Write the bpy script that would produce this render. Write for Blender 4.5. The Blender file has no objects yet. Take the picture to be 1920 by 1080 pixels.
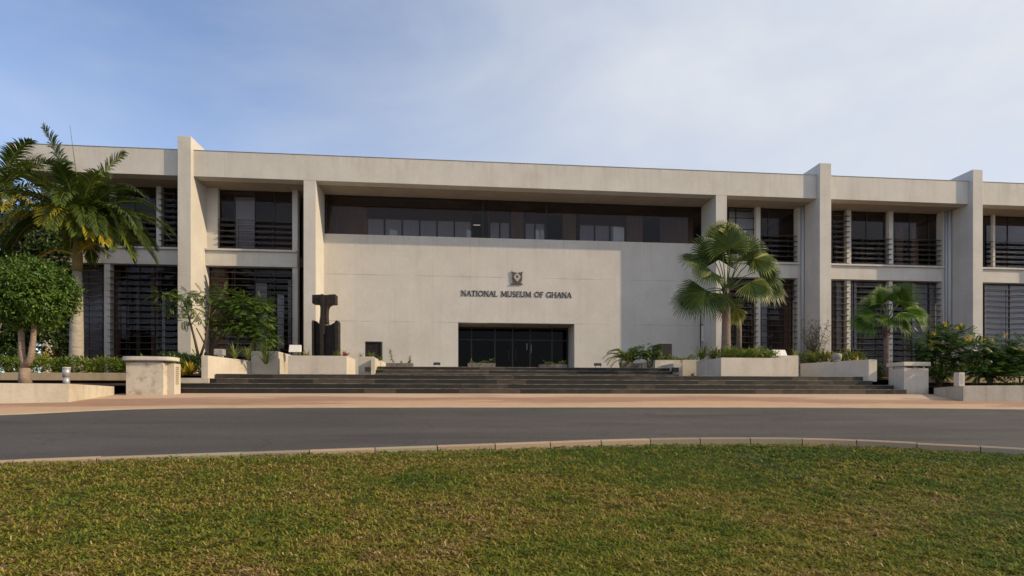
import bpy, math, random
import numpy as np
from mathutils import Vector, Matrix
R = math.radians
random.seed(7)
rng = np.random.default_rng(5)
scn = bpy.context.scene
# ------------------------------------------------------------------ camera
F = 1057.0; TH = R(5.4); YH = 754.0
cam_d = bpy.data.cameras.new('camera'); cam = bpy.data.objects.new('camera', cam_d)
scn.collection.objects.link(cam); scn.camera = cam
cam.location = (0, 0, 0); cam.rotation_euler = (R(90), 0, -TH)
cam_d.sensor_width = 36; cam_d.lens = F / 1920 * 36; cam_d.shift_y = (YH - 540) / 1920
cam_d.clip_start = 0.1; cam_d.clip_end = 3000
# ------------------------------------------------------------------ sun, sky
SUN_AZ = R(109.2)      # clockwise from +Y (into the building) towards +X
SUN_EL = R(27.9)
sd = Vector((math.sin(SUN_AZ) * math.cos(SUN_EL), math.cos(SUN_AZ) * math.cos(SUN_EL), math.sin(SUN_EL)))
sl = bpy.data.lights.new('sun', 'SUN'); so = bpy.data.objects.new('sun', sl)
scn.collection.objects.link(so); so.rotation_euler = sd.to_track_quat('Z', 'Y').to_euler()
sl.energy = 2.5; sl.angle = R(0.6); sl.color = (1.0, 0.79, 0.50)
w = bpy.data.worlds.new('World'); scn.world = w; w.use_nodes = True
nt = w.node_tree; nt.nodes.clear()
def N(t, tp, **kw):
    n = t.nodes.new(tp)
    for k, v in kw.items():
        if k.startswith('i_'): n.inputs[k[2:].replace('_', ' ')].default_value = v
        else: setattr(n, k, v)
    return n
sky = N(nt, 'ShaderNodeTexSky', sky_type='NISHITA', sun_disc=False, sun_elevation=SUN_EL, sun_rotation=SUN_AZ,
        air_density=1.0, dust_density=0.5, ozone_density=2.5)
tc = N(nt, 'ShaderNodeTexCoord')
mp = N(nt, 'ShaderNodeMapping'); mp.inputs['Scale'].default_value = (1.3, 1.4, 2.4); mp.inputs['Rotation'].default_value = (0.35, 0.45, 0.3)
ns = N(nt, 'ShaderNodeTexNoise'); ns.inputs['Scale'].default_value = 1.5; ns.inputs['Detail'].default_value = 7; ns.inputs['Roughness'].default_value = 0.55; ns.inputs['Distortion'].default_value = 0.5
cr = N(nt, 'ShaderNodeMapRange'); cr.inputs['From Min'].default_value = 0.36; cr.inputs['From Max'].default_value = 0.74; cr.inputs['To Min'].default_value = -0.10; cr.inputs['To Max'].default_value = 0.30
# thin high haze that thickens towards the sun's side of the sky
vd = N(nt, 'ShaderNodeVectorMath', operation='DOT_PRODUCT'); vd.inputs[1].default_value = (math.sin(SUN_AZ), math.cos(SUN_AZ), -0.25)
vr = N(nt, 'ShaderNodeMapRange'); vr.inputs['From Min'].default_value = -1.0; vr.inputs['From Max'].default_value = 0.18; vr.inputs['To Min'].default_value = 0.0; vr.inputs['To Max'].default_value = 0.95
ad = N(nt, 'ShaderNodeMath', operation='ADD', use_clamp=True)
mx = N(nt, 'ShaderNodeMix', data_type='RGBA')
mx.inputs['B'].default_value = (3.05, 3.2, 3.45, 1)
bg = N(nt, 'ShaderNodeBackground'); bg.inputs['Strength'].default_value = 0.15
wo = N(nt, 'ShaderNodeOutputWorld')
L = nt.links.new
L(tc.outputs['Generated'], mp.inputs['Vector']); L(mp.outputs['Vector'], ns.inputs['Vector']); L(ns.outputs['Fac'], cr.inputs['Value'])
L(tc.outputs['Generated'], vd.inputs[0]); L(vd.outputs['Value'], vr.inputs['Value']); L(vr.outputs[0], ad.inputs[0]); L(cr.outputs[0], ad.inputs[1]); L(ad.outputs[0], mx.inputs['Factor']); mu = N(nt, 'ShaderNodeMix', data_type='RGBA', blend_type='MULTIPLY'); mu.inputs['Factor'].default_value = 1.0; mu.inputs['B'].default_value = (0.68, 0.71, 0.80, 1); L(sky.outputs['Color'], mu.inputs['A']); L(mu.outputs['Result'], mx.inputs['A']); L(mx.outputs['Result'], bg.inputs['Color']); L(bg.outputs['Background'], wo.inputs['Surface'])
scn.view_settings.view_transform = 'Standard'; scn.view_settings.look = 'None'
scn.view_settings.exposure = 0.70; scn.view_settings.gamma = 1.0
scn.cycles.max_bounces = 6; scn.cycles.transparent_max_bounces = 12

# ------------------------------------------------------------------ picture point -> place at a known depth
def X(px, Y): return math.tan(math.atan((px - 960) / F) + TH) * Y
def D(x, y): return y * math.cos(TH) + x * math.sin(TH)
def Z(px, py, Y): return (YH - py) * D(X(px, Y), Y) / F
def P(px, py, Y): return Vector((X(px, Y), Y, Z(px, py, Y)))
GM, GH = 0.09, 1.57
def gz(y): return GM * max(y, -4) - GH

# ------------------------------------------------------------------ materials
def mat(name, base=(0.5, 0.5, 0.5), rough=0.8, var=None, vscale=3.0, vec=(1, 1, 1), bump=0.0, bscale=60.0, spec=0.3, metal=0.0, transl=0.0, rnd=None, detail=4):
    m = bpy.data.materials.new(name); m.use_nodes = True; t = m.node_tree; t.nodes.clear()
    out = N(t, 'ShaderNodeOutputMaterial'); b = N(t, 'ShaderNodeBsdfPrincipled')
    b.inputs['Roughness'].default_value = rough; b.inputs['Specular IOR Level'].default_value = spec; b.inputs['Metallic'].default_value = metal
    b.inputs['Base Color'].default_value = (*base, 1)
    g = N(t, 'ShaderNodeNewGeometry'); mpn = N(t, 'ShaderNodeMapping'); mpn.inputs['Scale'].default_value = vec
    t.links.new(g.outputs['Position'], mpn.inputs['Vector'])
    col = None
    if var:
        n1 = N(t, 'ShaderNodeTexNoise'); n1.inputs['Scale'].default_value = vscale; n1.inputs['Detail'].default_value = detail
        t.links.new(mpn.outputs['Vector'], n1.inputs['Vector'])
        r = N(t, 'ShaderNodeValToRGB'); r.color_ramp.elements[0].position = 0.3; r.color_ramp.elements[1].position = 0.7
        r.color_ramp.elements[0].color = (*base, 1); r.color_ramp.elements[1].color = (*var, 1)
        t.links.new(n1.outputs['Fac'], r.inputs['Fac']); col = r.outputs['Color']
    if rnd:   # list of colours picked by the per-leaf attribute
        at = N(t, 'ShaderNodeAttribute'); at.attribute_name = 'rnd'
        r = N(t, 'ShaderNodeValToRGB'); els = r.color_ramp.elements
        els[0].position = 0.0; els[0].color = (*rnd[0], 1); els[1].position = 1.0; els[1].color = (*rnd[-1], 1)
        for i, c in enumerate(rnd[1:-1], 1):
            e = els.new(i / (len(rnd) - 1)); e.color = (*c, 1)
        t.links.new(at.outputs['Fac'], r.inputs['Fac']); col = r.outputs['Color']
    if col: t.links.new(col, b.inputs['Base Color'])
    if bump:
        nb = N(t, 'ShaderNodeTexNoise'); nb.inputs['Scale'].default_value = bscale; nb.inputs['Detail'].default_value = 3
        bp = N(t, 'ShaderNodeBump'); bp.inputs['Strength'].default_value = bump; bp.inputs['Distance'].default_value = 0.02
        t.links.new(g.outputs['Position'], nb.inputs['Vector']); t.links.new(nb.outputs['Fac'], bp.inputs['Height']); t.links.new(bp.outputs['Normal'], b.inputs['Normal'])
    sh = b.outputs['BSDF']
    if transl:
        tr = N(t, 'ShaderNodeBsdfTranslucent'); tr.inputs['Color'].default_value = (base[0] * 1.5, base[1] * 1.6, base[2], 1)
        if col: t.links.new(col, tr.inputs['Color'])
        ms = N(t, 'ShaderNodeMixShader'); ms.inputs['Fac'].default_value = transl
        t.links.new(sh, ms.inputs[1]); t.links.new(tr.outputs['BSDF'], ms.inputs[2]); sh = ms.outputs['Shader']
    t.links.new(sh, out.inputs['Surface'])
    return m

def concrete(name, c1, c2, stain, stain_amt=0.35, joints=False, streak=True, dirt=None, runs=None):
    m = bpy.data.materials.new(name); m.use_nodes = True; t = m.node_tree; t.nodes.clear(); lk = t.links.new
    out = N(t, 'ShaderNodeOutputMaterial'); b = N(t, 'ShaderNodeBsdfPrincipled'); b.inputs['Roughness'].default_value = 0.85; b.inputs['Specular IOR Level'].default_value = 0.2
    g = N(t, 'ShaderNodeNewGeometry')
    n1 = N(t, 'ShaderNodeTexNoise'); n1.inputs['Scale'].default_value = 0.9; n1.inputs['Detail'].default_value = 8; n1.inputs['Roughness'].default_value = 0.65
    lk(g.outputs['Position'], n1.inputs['Vector'])
    r = N(t, 'ShaderNodeValToRGB'); r.color_ramp.elements[0].position = 0.3; r.color_ramp.elements[1].position = 0.7
    r.color_ramp.elements[0].color = (*c1, 1); r.color_ramp.elements[1].color = (*c2, 1); lk(n1.outputs['Fac'], r.inputs['Fac'])
    col = r.outputs['Color']
    def mixc(a, bcol, fac, blend='MIX'):
        q = N(t, 'ShaderNodeMix', data_type='RGBA', blend_type=blend)
        lk(a, q.inputs['A'])
        if isinstance(bcol, tuple): q.inputs['B'].default_value = (*bcol, 1)
        else: lk(bcol, q.inputs['B'])
        if isinstance(fac, float): q.inputs['Factor'].default_value = fac
        else: lk(fac, q.inputs['Factor'])
        return q.outputs['Result']
    def ramp(src, a, b_, v0=0.0, v1=1.0):
        q = N(t, 'ShaderNodeMapRange'); q.inputs['From Min'].default_value = a; q.inputs['From Max'].default_value = b_
        q.inputs['To Min'].default_value = v0; q.inputs['To Max'].default_value = v1; lk(src, q.inputs['Value']); return q.outputs['Result']
    # vertical rain streaks
    if streak:
        mp_ = N(t, 'ShaderNodeMapping'); mp_.inputs['Scale'].default_value = (1.7, 1.7, 0.13); lk(g.outputs['Position'], mp_.inputs['Vector'])
        n2 = N(t, 'ShaderNodeTexNoise'); n2.inputs['Scale'].default_value = 1.7; n2.inputs['Detail'].default_value = 6; n2.inputs['Roughness'].default_value = 0.6; lk(mp_.outputs['Vector'], n2.inputs['Vector'])
        col = mixc(col, stain, ramp(n2.outputs['Fac'], 0.50, 0.80, 0.0, stain_amt))
    n3 = N(t, 'ShaderNodeTexNoise'); n3.inputs['Scale'].default_value = 0.55; n3.inputs['Detail'].default_value = 10; n3.inputs['Roughness'].default_value = 0.68; lk(g.outputs['Position'], n3.inputs['Vector'])
    col = mixc(col, stain, ramp(n3.outputs['Fac'], 0.52, 0.72, 0.0, stain_amt * 0.8))
    n4 = N(t, 'ShaderNodeTexNoise'); n4.inputs['Scale'].default_value = 9; n4.inputs['Detail'].default_value = 8; n4.inputs['Roughness'].default_value = 0.7; lk(g.outputs['Position'], n4.inputs['Vector'])
    col = mixc(col, stain, ramp(n4.outputs['Fac'], 0.50, 0.72, 0.0, 0.26))
    sp = N(t, 'ShaderNodeSeparateXYZ'); lk(g.outputs['Position'], sp.inputs['Vector'])
    if dirt:
        n5 = N(t, 'ShaderNodeTexNoise'); n5.inputs['Scale'].default_value = 3.2; n5.inputs['Detail'].default_value = 9; n5.inputs['Roughness'].default_value = 0.7; lk(g.outputs['Position'], n5.inputs['Vector'])
        col = mixc(col, dirt, ramp(n5.outputs['Fac'], 0.50, 0.66, 0.0, 0.75))
    if runs:      # rain runs hanging from the top edge of the panel
        mq = N(t, 'ShaderNodeMapping'); mq.inputs['Scale'].default_value = (4.5, 4.5, 0.10); lk(g.outputs['Position'], mq.inputs['Vector'])
        n7 = N(t, 'ShaderNodeTexNoise'); n7.inputs['Scale'].default_value = 1.3; n7.inputs['Detail'].default_value = 5; lk(mq.outputs['Vector'], n7.inputs['Vector'])
        m1 = N(t, 'ShaderNodeMath', operation='MULTIPLY'); lk(ramp(n7.outputs['Fac'], 0.50, 0.72), m1.inputs[0]); lk(ramp(sp.outputs[2], runs[1], runs[0]), m1.inputs[1])
        m2 = N(t, 'ShaderNodeMath', operation='MULTIPLY'); lk(m1.outputs[0], m2.inputs[0]); m2.inputs[1].default_value = runs[2]
        col = mixc(col, (0.20, 0.165, 0.125), m2.outputs[0])
    if joints:
        def line(src, period, off, wd, seed_amt):
            a = N(t, 'ShaderNodeMath', operation='SUBTRACT'); lk(src, a.inputs[0]); a.inputs[1].default_value = off
            a2 = N(t, 'ShaderNodeMath', operation='PINGPONG'); lk(a.outputs[0], a2.inputs[0]); a2.inputs[1].default_value = period / 2
            return ramp(a2.outputs[0], 0.0, wd, seed_amt, 0.0)
        n6 = N(t, 'ShaderNodeTexNoise'); n6.inputs['Scale'].default_value = 0.8; n6.inputs['Detail'].default_value = 3; lk(g.outputs['Position'], n6.inputs['Vector'])
        brk = ramp(n6.outputs['Fac'], 0.36, 0.6)
        for (axis, per, off, wd, amt) in joints:
            l_ = line(sp.outputs[axis], per, off, wd, amt)
            mm = N(t, 'ShaderNodeMath', operation='MULTIPLY'); lk(l_, mm.inputs[0]); lk(brk, mm.inputs[1])
            col = mixc(col, (0.16, 0.14, 0.12), mm.outputs[0])
    lk(col, b.inputs['Base Color'])
    bp = N(t, 'ShaderNodeBump'); bp.inputs['Strength'].default_value = 0.25; bp.inputs['Distance'].default_value = 0.01
    nb = N(t, 'ShaderNodeTexNoise'); nb.inputs['Scale'].default_value = 40; nb.inputs['Detail'].default_value = 5; lk(g.outputs['Position'], nb.inputs['Vector'])
    lk(nb.outputs['Fac'], bp.inputs['Height']); lk(bp.outputs['Normal'], b.inputs['Normal']); lk(b.outputs['BSDF'], out.inputs['Surface'])
    return m

def glass_mat(name, tint, refl=1.0, ior=1.27):
    m = bpy.data.materials.new(name); m.use_nodes = True; t = m.node_tree; t.nodes.clear(); lk = t.links.new
    out = N(t, 'ShaderNodeOutputMaterial'); tr = N(t, 'ShaderNodeBsdfTransparent'); tr.inputs['Color'].default_value = (*tint, 1)
    gl = N(t, 'ShaderNodeBsdfGlossy'); gl.inputs['Roughness'].default_value = 0.02; gl.inputs['Color'].default_value = (0.9 * refl, 0.93 * refl, refl, 1)
    fr = N(t, 'ShaderNodeFresnel'); fr.inputs['IOR'].default_value = ior
    g = N(t, 'ShaderNodeNewGeometry'); nb = N(t, 'ShaderNodeTexNoise'); nb.inputs['Scale'].default_value = 0.9; lk(g.outputs['Position'], nb.inputs['Vector'])
    bp = N(t, 'ShaderNodeBump'); bp.inputs['Strength'].default_value = 0.08; bp.inputs['Distance'].default_value = 0.03; lk(nb.outputs['Fac'], bp.inputs['Height']); lk(bp.outputs['Normal'], gl.inputs['Normal'])
    ms = N(t, 'ShaderNodeMixShader'); lk(fr.outputs[0], ms.inputs['Fac']); lk(tr.outputs[0], ms.inputs[1]); lk(gl.outputs[0], ms.inputs[2]); lk(ms.outputs[0], out.inputs['Surface'])
    return m

def emit_mat(name, c, s):
    m = bpy.data.materials.new(name); m.use_nodes = True; b = m.node_tree.nodes['Principled BSDF']
    b.inputs['Base Color'].default_value = (*c, 1); b.inputs['Emission Color'].default_value = (*c, 1); b.inputs['Emission Strength'].default_value = s
    return m

M = {}
M['conc'] = concrete('concrete_wall', (0.54, 0.515, 0.485), (0.63, 0.605, 0.57), (0.38, 0.335, 0.285), 0.34)
M['wall'] = concrete('concrete_panels', (0.55, 0.525, 0.495), (0.63, 0.60, 0.565), (0.38, 0.345, 0.30), 0.24, joints=((2, 2.4, 4.165, 0.02, 0.8), (0, 1.95, 0.6, 0.016, 0.30)), runs=(8.62, 7.4, 0.16))
M['beam'] = concrete('concrete_beam', (0.55, 0.525, 0.495), (0.64, 0.615, 0.58), (0.38, 0.33, 0.27), 0.28, joints=((0, 3.9, 0.6, 0.014, 0.35),), runs=(11.93, 11.1, 0.16))
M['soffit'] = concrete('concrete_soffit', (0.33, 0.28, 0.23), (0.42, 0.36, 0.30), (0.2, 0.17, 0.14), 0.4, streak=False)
M['plant_conc'] = concrete('planter_concrete', (0.50, 0.45, 0.39), (0.62, 0.57, 0.50), (0.32, 0.27, 0.21), 0.35)
M['greyc'] = mat('grey_cement', (0.24, 0.235, 0.23), 0.9, var=(0.34, 0.33, 0.32), vscale=9, bump=0.6, bscale=30)
M['pier'] = concrete('stained_concrete', (0.52, 0.47, 0.40), (0.62, 0.57, 0.50), (0.33, 0.27, 0.19), 0.4, dirt=(0.27, 0.22, 0.15))
M['lowwall'] = concrete('weathered_concrete', (0.50, 0.45, 0.37), (0.60, 0.55, 0.46), (0.28, 0.21, 0.13), 0.65)
M['bench'] = concrete('mossy_concrete', (0.36, 0.29, 0.19), (0.46, 0.38, 0.26), (0.18, 0.13, 0.07), 0.6)
M['frame'] = mat('dark_frame', (0.03, 0.025, 0.022), 0.5, spec=0.4)
M['louvre'] = mat('bronze_louvre', (0.035, 0.025, 0.02), 0.55, var=(0.075, 0.05, 0.038), vscale=4, spec=0.4)
M['brownframe'] = mat('brown_frame', (0.09, 0.045, 0.028), 0.6)
M['glass'] = glass_mat('window_glass', (0.82, 0.80, 0.80), 0.9)
M['glassdoor'] = glass_mat('door_glass', (0.26, 0.25, 0.25), 0.6)
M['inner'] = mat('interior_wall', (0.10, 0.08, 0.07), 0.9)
M['wood'] = mat('interior_wood', (0.22, 0.13, 0.09), 0.7, var=(0.32, 0.20, 0.15), vscale=2.0, vec=(7, 7, 0.4))
M['pane'] = mat('pale_blind', (0.46, 0.50, 0.62), 0.6, var=(0.58, 0.62, 0.73), vscale=3.0, vec=(8, 8, 0.3))
M['paleblind'] = mat('grey_blind', (0.66, 0.76, 0.88), 0.6, var=(0.76, 0.84, 0.92), vscale=2.0, vec=(3, 3, 0.5))
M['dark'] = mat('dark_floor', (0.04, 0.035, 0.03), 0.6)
M['lamp'] = emit_mat('lit_lamp', (1.0, 0.92, 0.75), 0.5)
M['stone'] = mat('step_stone', (0.016, 0.014, 0.013), 0.6, var=(0.055, 0.045, 0.038), vscale=0.8, vec=(0.9, 1, 7), bump=0.4, bscale=30, detail=6)
def step_stone():
    m = bpy.data.materials.new('step_blocks'); m.use_nodes = True; t = m.node_tree; lk = t.links.new; b = t.nodes['Principled BSDF']
    g_ = N(t, 'ShaderNodeNewGeometry'); sp = N(t, 'ShaderNodeSeparateXYZ'); lk(g_.outputs['Position'], sp.inputs['Vector'])
    def math_(op, a, v): q = N(t, 'ShaderNodeMath', operation=op); lk(a, q.inputs[0]); q.inputs[1].default_value = v; return q.outputs[0]
    row = math_('FLOOR', math_('DIVIDE', math_('SUBTRACT', sp.outputs[2], 0.318), 0.1865), 0)
    cmb = N(t, 'ShaderNodeCombineXYZ'); off_ = math_('MULTIPLY', row, 3.37); ax = N(t, 'ShaderNodeMath', operation='ADD'); lk(math_('DIVIDE', sp.outputs[0], 1.15), ax.inputs[0]); lk(off_, ax.inputs[1])
    fl_ = math_('FLOOR', ax.outputs[0], 0); lk(fl_, cmb.inputs[0]); lk(row, cmb.inputs[1])
    wn = N(t, 'ShaderNodeTexWhiteNoise', noise_dimensions='2D'); lk(cmb.outputs[0], wn.inputs['Vector'])
    n_ = N(t, 'ShaderNodeTexNoise'); n_.inputs['Scale'].default_value = 2.2; n_.inputs['Detail'].default_value = 7; lk(g_.outputs['Position'], n_.inputs['Vector'])
    mm = N(t, 'ShaderNodeMath', operation='MULTIPLY_ADD'); lk(wn.outputs['Value'], mm.inputs[0]); mm.inputs[1].default_value = 0.7; lk(math_('MULTIPLY', n_.outputs['Fac'], 0.6), mm.inputs[2])
    r_ = N(t, 'ShaderNodeValToRGB'); e = r_.color_ramp.elements; e[0].position = 0.35; e[0].color = (0.012, 0.011, 0.0105, 1); e[1].position = 1.0; e[1].color = (0.070, 0.054, 0.041, 1); e2 = e.new(0.72); e2.color = (0.020, 0.017, 0.0145, 1)
    lk(mm.outputs[0], r_.inputs['Fac'])
    fr_ = math_('FRACT', ax.outputs[0], 0); jl = math_('LESS_THAN', fr_, 0.012)
    q = N(t, 'ShaderNodeMix', data_type='RGBA'); lk(jl, q.inputs['Factor']); lk(r_.outputs['Color'], q.inputs['A']); q.inputs['B'].default_value = (0.006, 0.006, 0.006, 1)
    lk(q.outputs['Result'], b.inputs['Base Color']); b.inputs['Roughness'].default_value = 0.75
    return m
M['stone'] = step_stone()
M['nosing'] = mat('step_nosing', (0.09, 0.075, 0.06), 0.7, var=(0.27, 0.24, 0.20), vscale=2.0, vec=(1.5, 1, 1))
M['soil'] = mat('soil', (0.10, 0.05, 0.03), 0.95, var=(0.17, 0.085, 0.05), vscale=5, bump=0.8, bscale=25)
M['black'] = mat('black_bronze', (0.012, 0.010, 0.009), 0.55, var=(0.032, 0.024, 0.019), vscale=5, spec=0.25, bump=0.2, bscale=14)
M['iron'] = mat('dark_metal', (0.02, 0.018, 0.017), 0.45, spec=0.5)
M['white'] = mat('white_paint', (0.78, 0.75, 0.70), 0.5)
M['steel'] = mat('grey_metal', (0.36, 0.36, 0.38), 0.4, metal=0.5, var=(0.46, 0.46, 0.48), vscale=3)
M['pipe'] = mat('grey_pipe', (0.42, 0.43, 0.46), 0.5)
M['trough'] = mat('stone_trough', (0.10, 0.085, 0.075), 0.9, var=(0.22, 0.19, 0.165), vscale=9, bump=1.0, bscale=20)
M['letter'] = mat('bronze_letter', (0.04, 0.028, 0.02), 0.6, spec=0.3)
M['bronze'] = mat('bronze_plate', (0.085, 0.06, 0.05), 0.5, var=(0.13, 0.10, 0.085), vscale=12)
M['silver'] = mat('emblem_stone', (0.40, 0.385, 0.37), 0.6)
M['kerb'] = mat('kerb_stone', (0.23, 0.195, 0.15), 0.9, var=(0.36, 0.29, 0.21), vscale=1.3, bump=0.6, bscale=40)
M['bark'] = mat('bark', (0.22, 0.16, 0.12), 0.9, var=(0.34, 0.26, 0.20), vscale=6, vec=(1, 1, 3), bump=1.0, bscale=20)
M['palmbark'] = mat('palm_bark', (0.30, 0.26, 0.22), 0.9, var=(0.42, 0.38, 0.33), vscale=3, vec=(1, 1, 7), bump=0.8, bscale=12)
M['fanbark'] = mat('fan_palm_bark', (0.17, 0.125, 0.10), 0.95, var=(0.27, 0.21, 0.17), vscale=4, vec=(1, 1, 9), bump=1.2, bscale=18)
M['twig'] = mat('twig', (0.09, 0.065, 0.045), 0.9)
M['shaft'] = mat('palm_crownshaft', (0.13, 0.16, 0.05), 0.6, var=(0.30, 0.18, 0.08), vscale=2.5)
LF = lambda n, cols, tr=0.28, rough=0.45, spec=0.45: mat(n, cols[len(cols) // 2], rough, spec=spec, transl=tr, rnd=cols)
M['leaf_round'] = LF('leaf_round', [(0.025, 0.06, 0.008), (0.06, 0.125, 0.012), (0.12, 0.20, 0.02), (0.22, 0.31, 0.035)])
M['leaf_feather'] = LF('leaf_feather', [(0.03, 0.055, 0.010), (0.055, 0.095, 0.014), (0.11, 0.15, 0.02), (0.30, 0.28, 0.04)])
M['leaf_yellowing'] = LF('leaf_yellowing', [(0.13, 0.16, 0.015), (0.30, 0.29, 0.02), (0.48, 0.38, 0.03), (0.46, 0.29, 0.05)])
M['leaf_fan'] = LF('leaf_fan', [(0.024, 0.048, 0.010), (0.055, 0.09, 0.018), (0.115, 0.155, 0.03), (0.40, 0.38, 0.09)], 0.2, 0.45, 0.3)
M['leaf_fan2'] = LF('leaf_fan2', [(0.03, 0.07, 0.010), (0.07, 0.14, 0.015), (0.15, 0.24, 0.025), (0.34, 0.38, 0.07)], 0.25, 0.45, 0.3)
M['leaf_dark'] = LF('leaf_dark', [(0.014, 0.032, 0.008), (0.028, 0.06, 0.012), (0.05, 0.09, 0.016), (0.12, 0.16, 0.03)])
M['leaf_compound'] = LF('leaf_compound', [(0.035, 0.075, 0.012), (0.065, 0.13, 0.016), (0.13, 0.20, 0.022), (0.42, 0.38, 0.03)])
M['leaf_hedge'] = LF('leaf_hedge', [(0.05, 0.09, 0.010), (0.10, 0.16, 0.015), (0.18, 0.24, 0.02), (0.38, 0.34, 0.05)])
M['leaf_strap'] = LF('leaf_strap', [(0.07, 0.12, 0.02), (0.13, 0.18, 0.03), (0.24, 0.27, 0.05), (0.45, 0.40, 0.12)])
M['leaf_yellow'] = LF('leaf_yellow', [(0.30, 0.26, 0.03), (0.50, 0.38, 0.04), (0.65, 0.42, 0.05)])
M['leaf_red'] = LF('leaf_red', [(0.16, 0.03, 0.02), (0.32, 0.07, 0.04), (0.42, 0.13, 0.05)])
M['flower'] = LF('flower', [(0.62, 0.42, 0.01), (0.78, 0.55, 0.015), (0.85, 0.65, 0.04)], 0.3)
M['fibre'] = LF('palm_fibre', [(0.03, 0.02, 0.014), (0.08, 0.055, 0.035), (0.17, 0.12, 0.07)], 0.0)
M['leaf_sparse'] = LF('leaf_sparse', [(0.08, 0.10, 0.03), (0.14, 0.15, 0.04), (0.24, 0.22, 0.07)])

# ------------------------------------------------------------------ mesh collector
ROOT = {}
class MB:
    def __init__(s): s.v = []; s.f = []; s.r = []
    def face(s, pts, r=0.5):
        i = len(s.v); s.v += [tuple(p) for p in pts]; s.f.append(tuple(range(i, i + len(pts)))); s.r.append(r)
    def box(s, x0, x1, y0, y1, z0, z1):
        s.prism([(x0, y0), (x1, y0), (x1, y1), (x0, y1)], z0, z1); return s
    def prism(s, poly, z0, z1):
        n = len(poly); i = len(s.v); zt = z1 if isinstance(z1, (list, tuple)) else [z1] * n; zb = z0 if isinstance(z0, (list, tuple)) else [z0] * n
        s.v += [(p[0], p[1], zb[k]) for k, p in enumerate(poly)] + [(p[0], p[1], zt[k]) for k, p in enumerate(poly)]
        s.f.append(tuple(i + k for k in reversed(range(n)))); s.f.append(tuple(i + n + k for k in range(n)))
        for k in range(n): s.f.append((i + k, i + (k + 1) % n, i + n + (k + 1) % n, i + n + k))
        s.r += [0.5] * (n + 2); return s
    def xzprism(s, poly, y0, y1):   # outline in x,z given counter clockwise seen from the front
        n = len(poly); i = len(s.v)
        s.v += [(p[0], y0, p[1]) for p in poly] + [(p[0], y1, p[1]) for p in poly]
        s.f.append(tuple(i + k for k in range(n))); s.f.append(tuple(i + n + k for k in reversed(range(n))))
        for k in range(n): s.f.append((i + (k + 1) % n, i + k, i + n + k, i + n + (k + 1) % n))
        s.r += [0.5] * (n + 2); return s
    def tube(s, pts, rad, seg=8, r=0.5, cap=True):
        pts = [Vector(p) for p in pts]; n = len(pts); base = len(s.v)
        for k, p in enumerate(pts):
            d = (pts[min(k + 1, n - 1)] - pts[max(k - 1, 0)]).normalized()
            u = d.cross(Vector((0.3, 1, 0.1))).normalized(); w_ = d.cross(u)
            rr = rad[k] if isinstance(rad, (list, tuple)) else rad
            for j in range(seg):
                a = 2 * math.pi * j / seg; q = p + u * (rr * math.cos(a)) + w_ * (rr * math.sin(a)); s.v.append(tuple(q))
        for k in range(n - 1):
            for j in range(seg):
                a = base + k * seg + j; b = base + k * seg + (j + 1) % seg
                s.f.append((a, b, b + seg, a + seg)); s.r.append(r)
        if cap:
            s.f.append(tuple(base + j for j in reversed(range(seg)))); s.f.append(tuple(base + (n - 1) * seg + j for j in range(seg))); s.r += [r, r]
        return s
    def build(s, name, m, parent=None, smooth=False, bevel=0.0):
        if parent is not None: o0 = ROOT[parent.name]
        elif s.v:
            a = np.array(s.v); o0 = Vector((float((a[:, 0].min() + a[:, 0].max()) / 2), float((a[:, 1].min() + a[:, 1].max()) / 2), float(a[:, 2].min())))
        me = bpy.data.meshes.new(name)
        vv = np.array(s.v, dtype=float) - np.array(o0)[None, :]
        me.from_pydata([tuple(q) for q in vv.tolist()], [], s.f)
        me.materials.append(m)
        at = me.attributes.new('rnd', 'FLOAT', 'FACE'); at.data.foreach_set('value', np.array(s.r, dtype=np.float32))
        if smooth: me.polygons.foreach_set('use_smooth', [True] * len(me.polygons))
        me.update()
        o = bpy.data.objects.new(name, me); scn.collection.objects.link(o)
        ROOT[o.name] = o0
        if parent is not None: o.parent = parent
        else: o.location = o0
        if bevel:
            b = o.modifiers.new('bevel', 'BEVEL'); b.width = bevel; b.segments = 2; b.limit_method = 'ANGLE'; b.angle_limit = R(40)
        return o
def empty(name, loc):
    o = bpy.data.objects.new(name, None); o.empty_display_size = 0.3; scn.collection.objects.link(o); o.location = loc; ROOT[o.name] = Vector(loc); return o
def tag(o, label=None, cat=None, group=None, kind=None):
    if label: o['label'] = label
    if cat: o['category'] = cat
    if group: o['group'] = group
    if kind: o['kind'] = kind
    return o
def thing(name, loc, label, cat, group=None): return tag(empty(name, loc), label, cat, group)
def struct(o): o['kind'] = 'structure'; return o

# ================================================================== SETTING
# kerb line of the lawn (far edge), the road behind it and the brick pavement
kerb_pts = [(-30, -1.0), (-22, 3.4), (-16, 5.9), (-11, 7.4), (-6.26, 8.35), (-4.35, 8.69), (-2.15, 9.03), (0.9, 9.51), (2.74, 9.84), (4.77, 9.94), (6.71, 9.74), (8.28, 9.14), (9.43, 8.6), (11.5, 7.2), (13.2, 5.0), (14.2, 2.0), (14.5, -4)]
def smooth_line(p, n=8):
    out = []
    for i in range(len(p) - 1):
        p0 = Vector(p[max(i - 1, 0)]); p1 = Vector(p[i]); p2 = Vector(p[i + 1]); p3 = Vector(p[min(i + 2, len(p) - 1)])
        for k in range(n):
            t = k / n; out.append(0.5 * ((2 * p1) + (p2 - p0) * t + (2 * p0 - 5 * p1 + 4 * p2 - p3) * t * t + (3 * p1 - p0 - 3 * p2 + p3) * t ** 3))
    out.append(Vector(p[-1])); return out
kl = smooth_line(kerb_pts)
kx = np.array([p.x for p in kl]); ky = np.array([p.y for p in kl])
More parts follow.
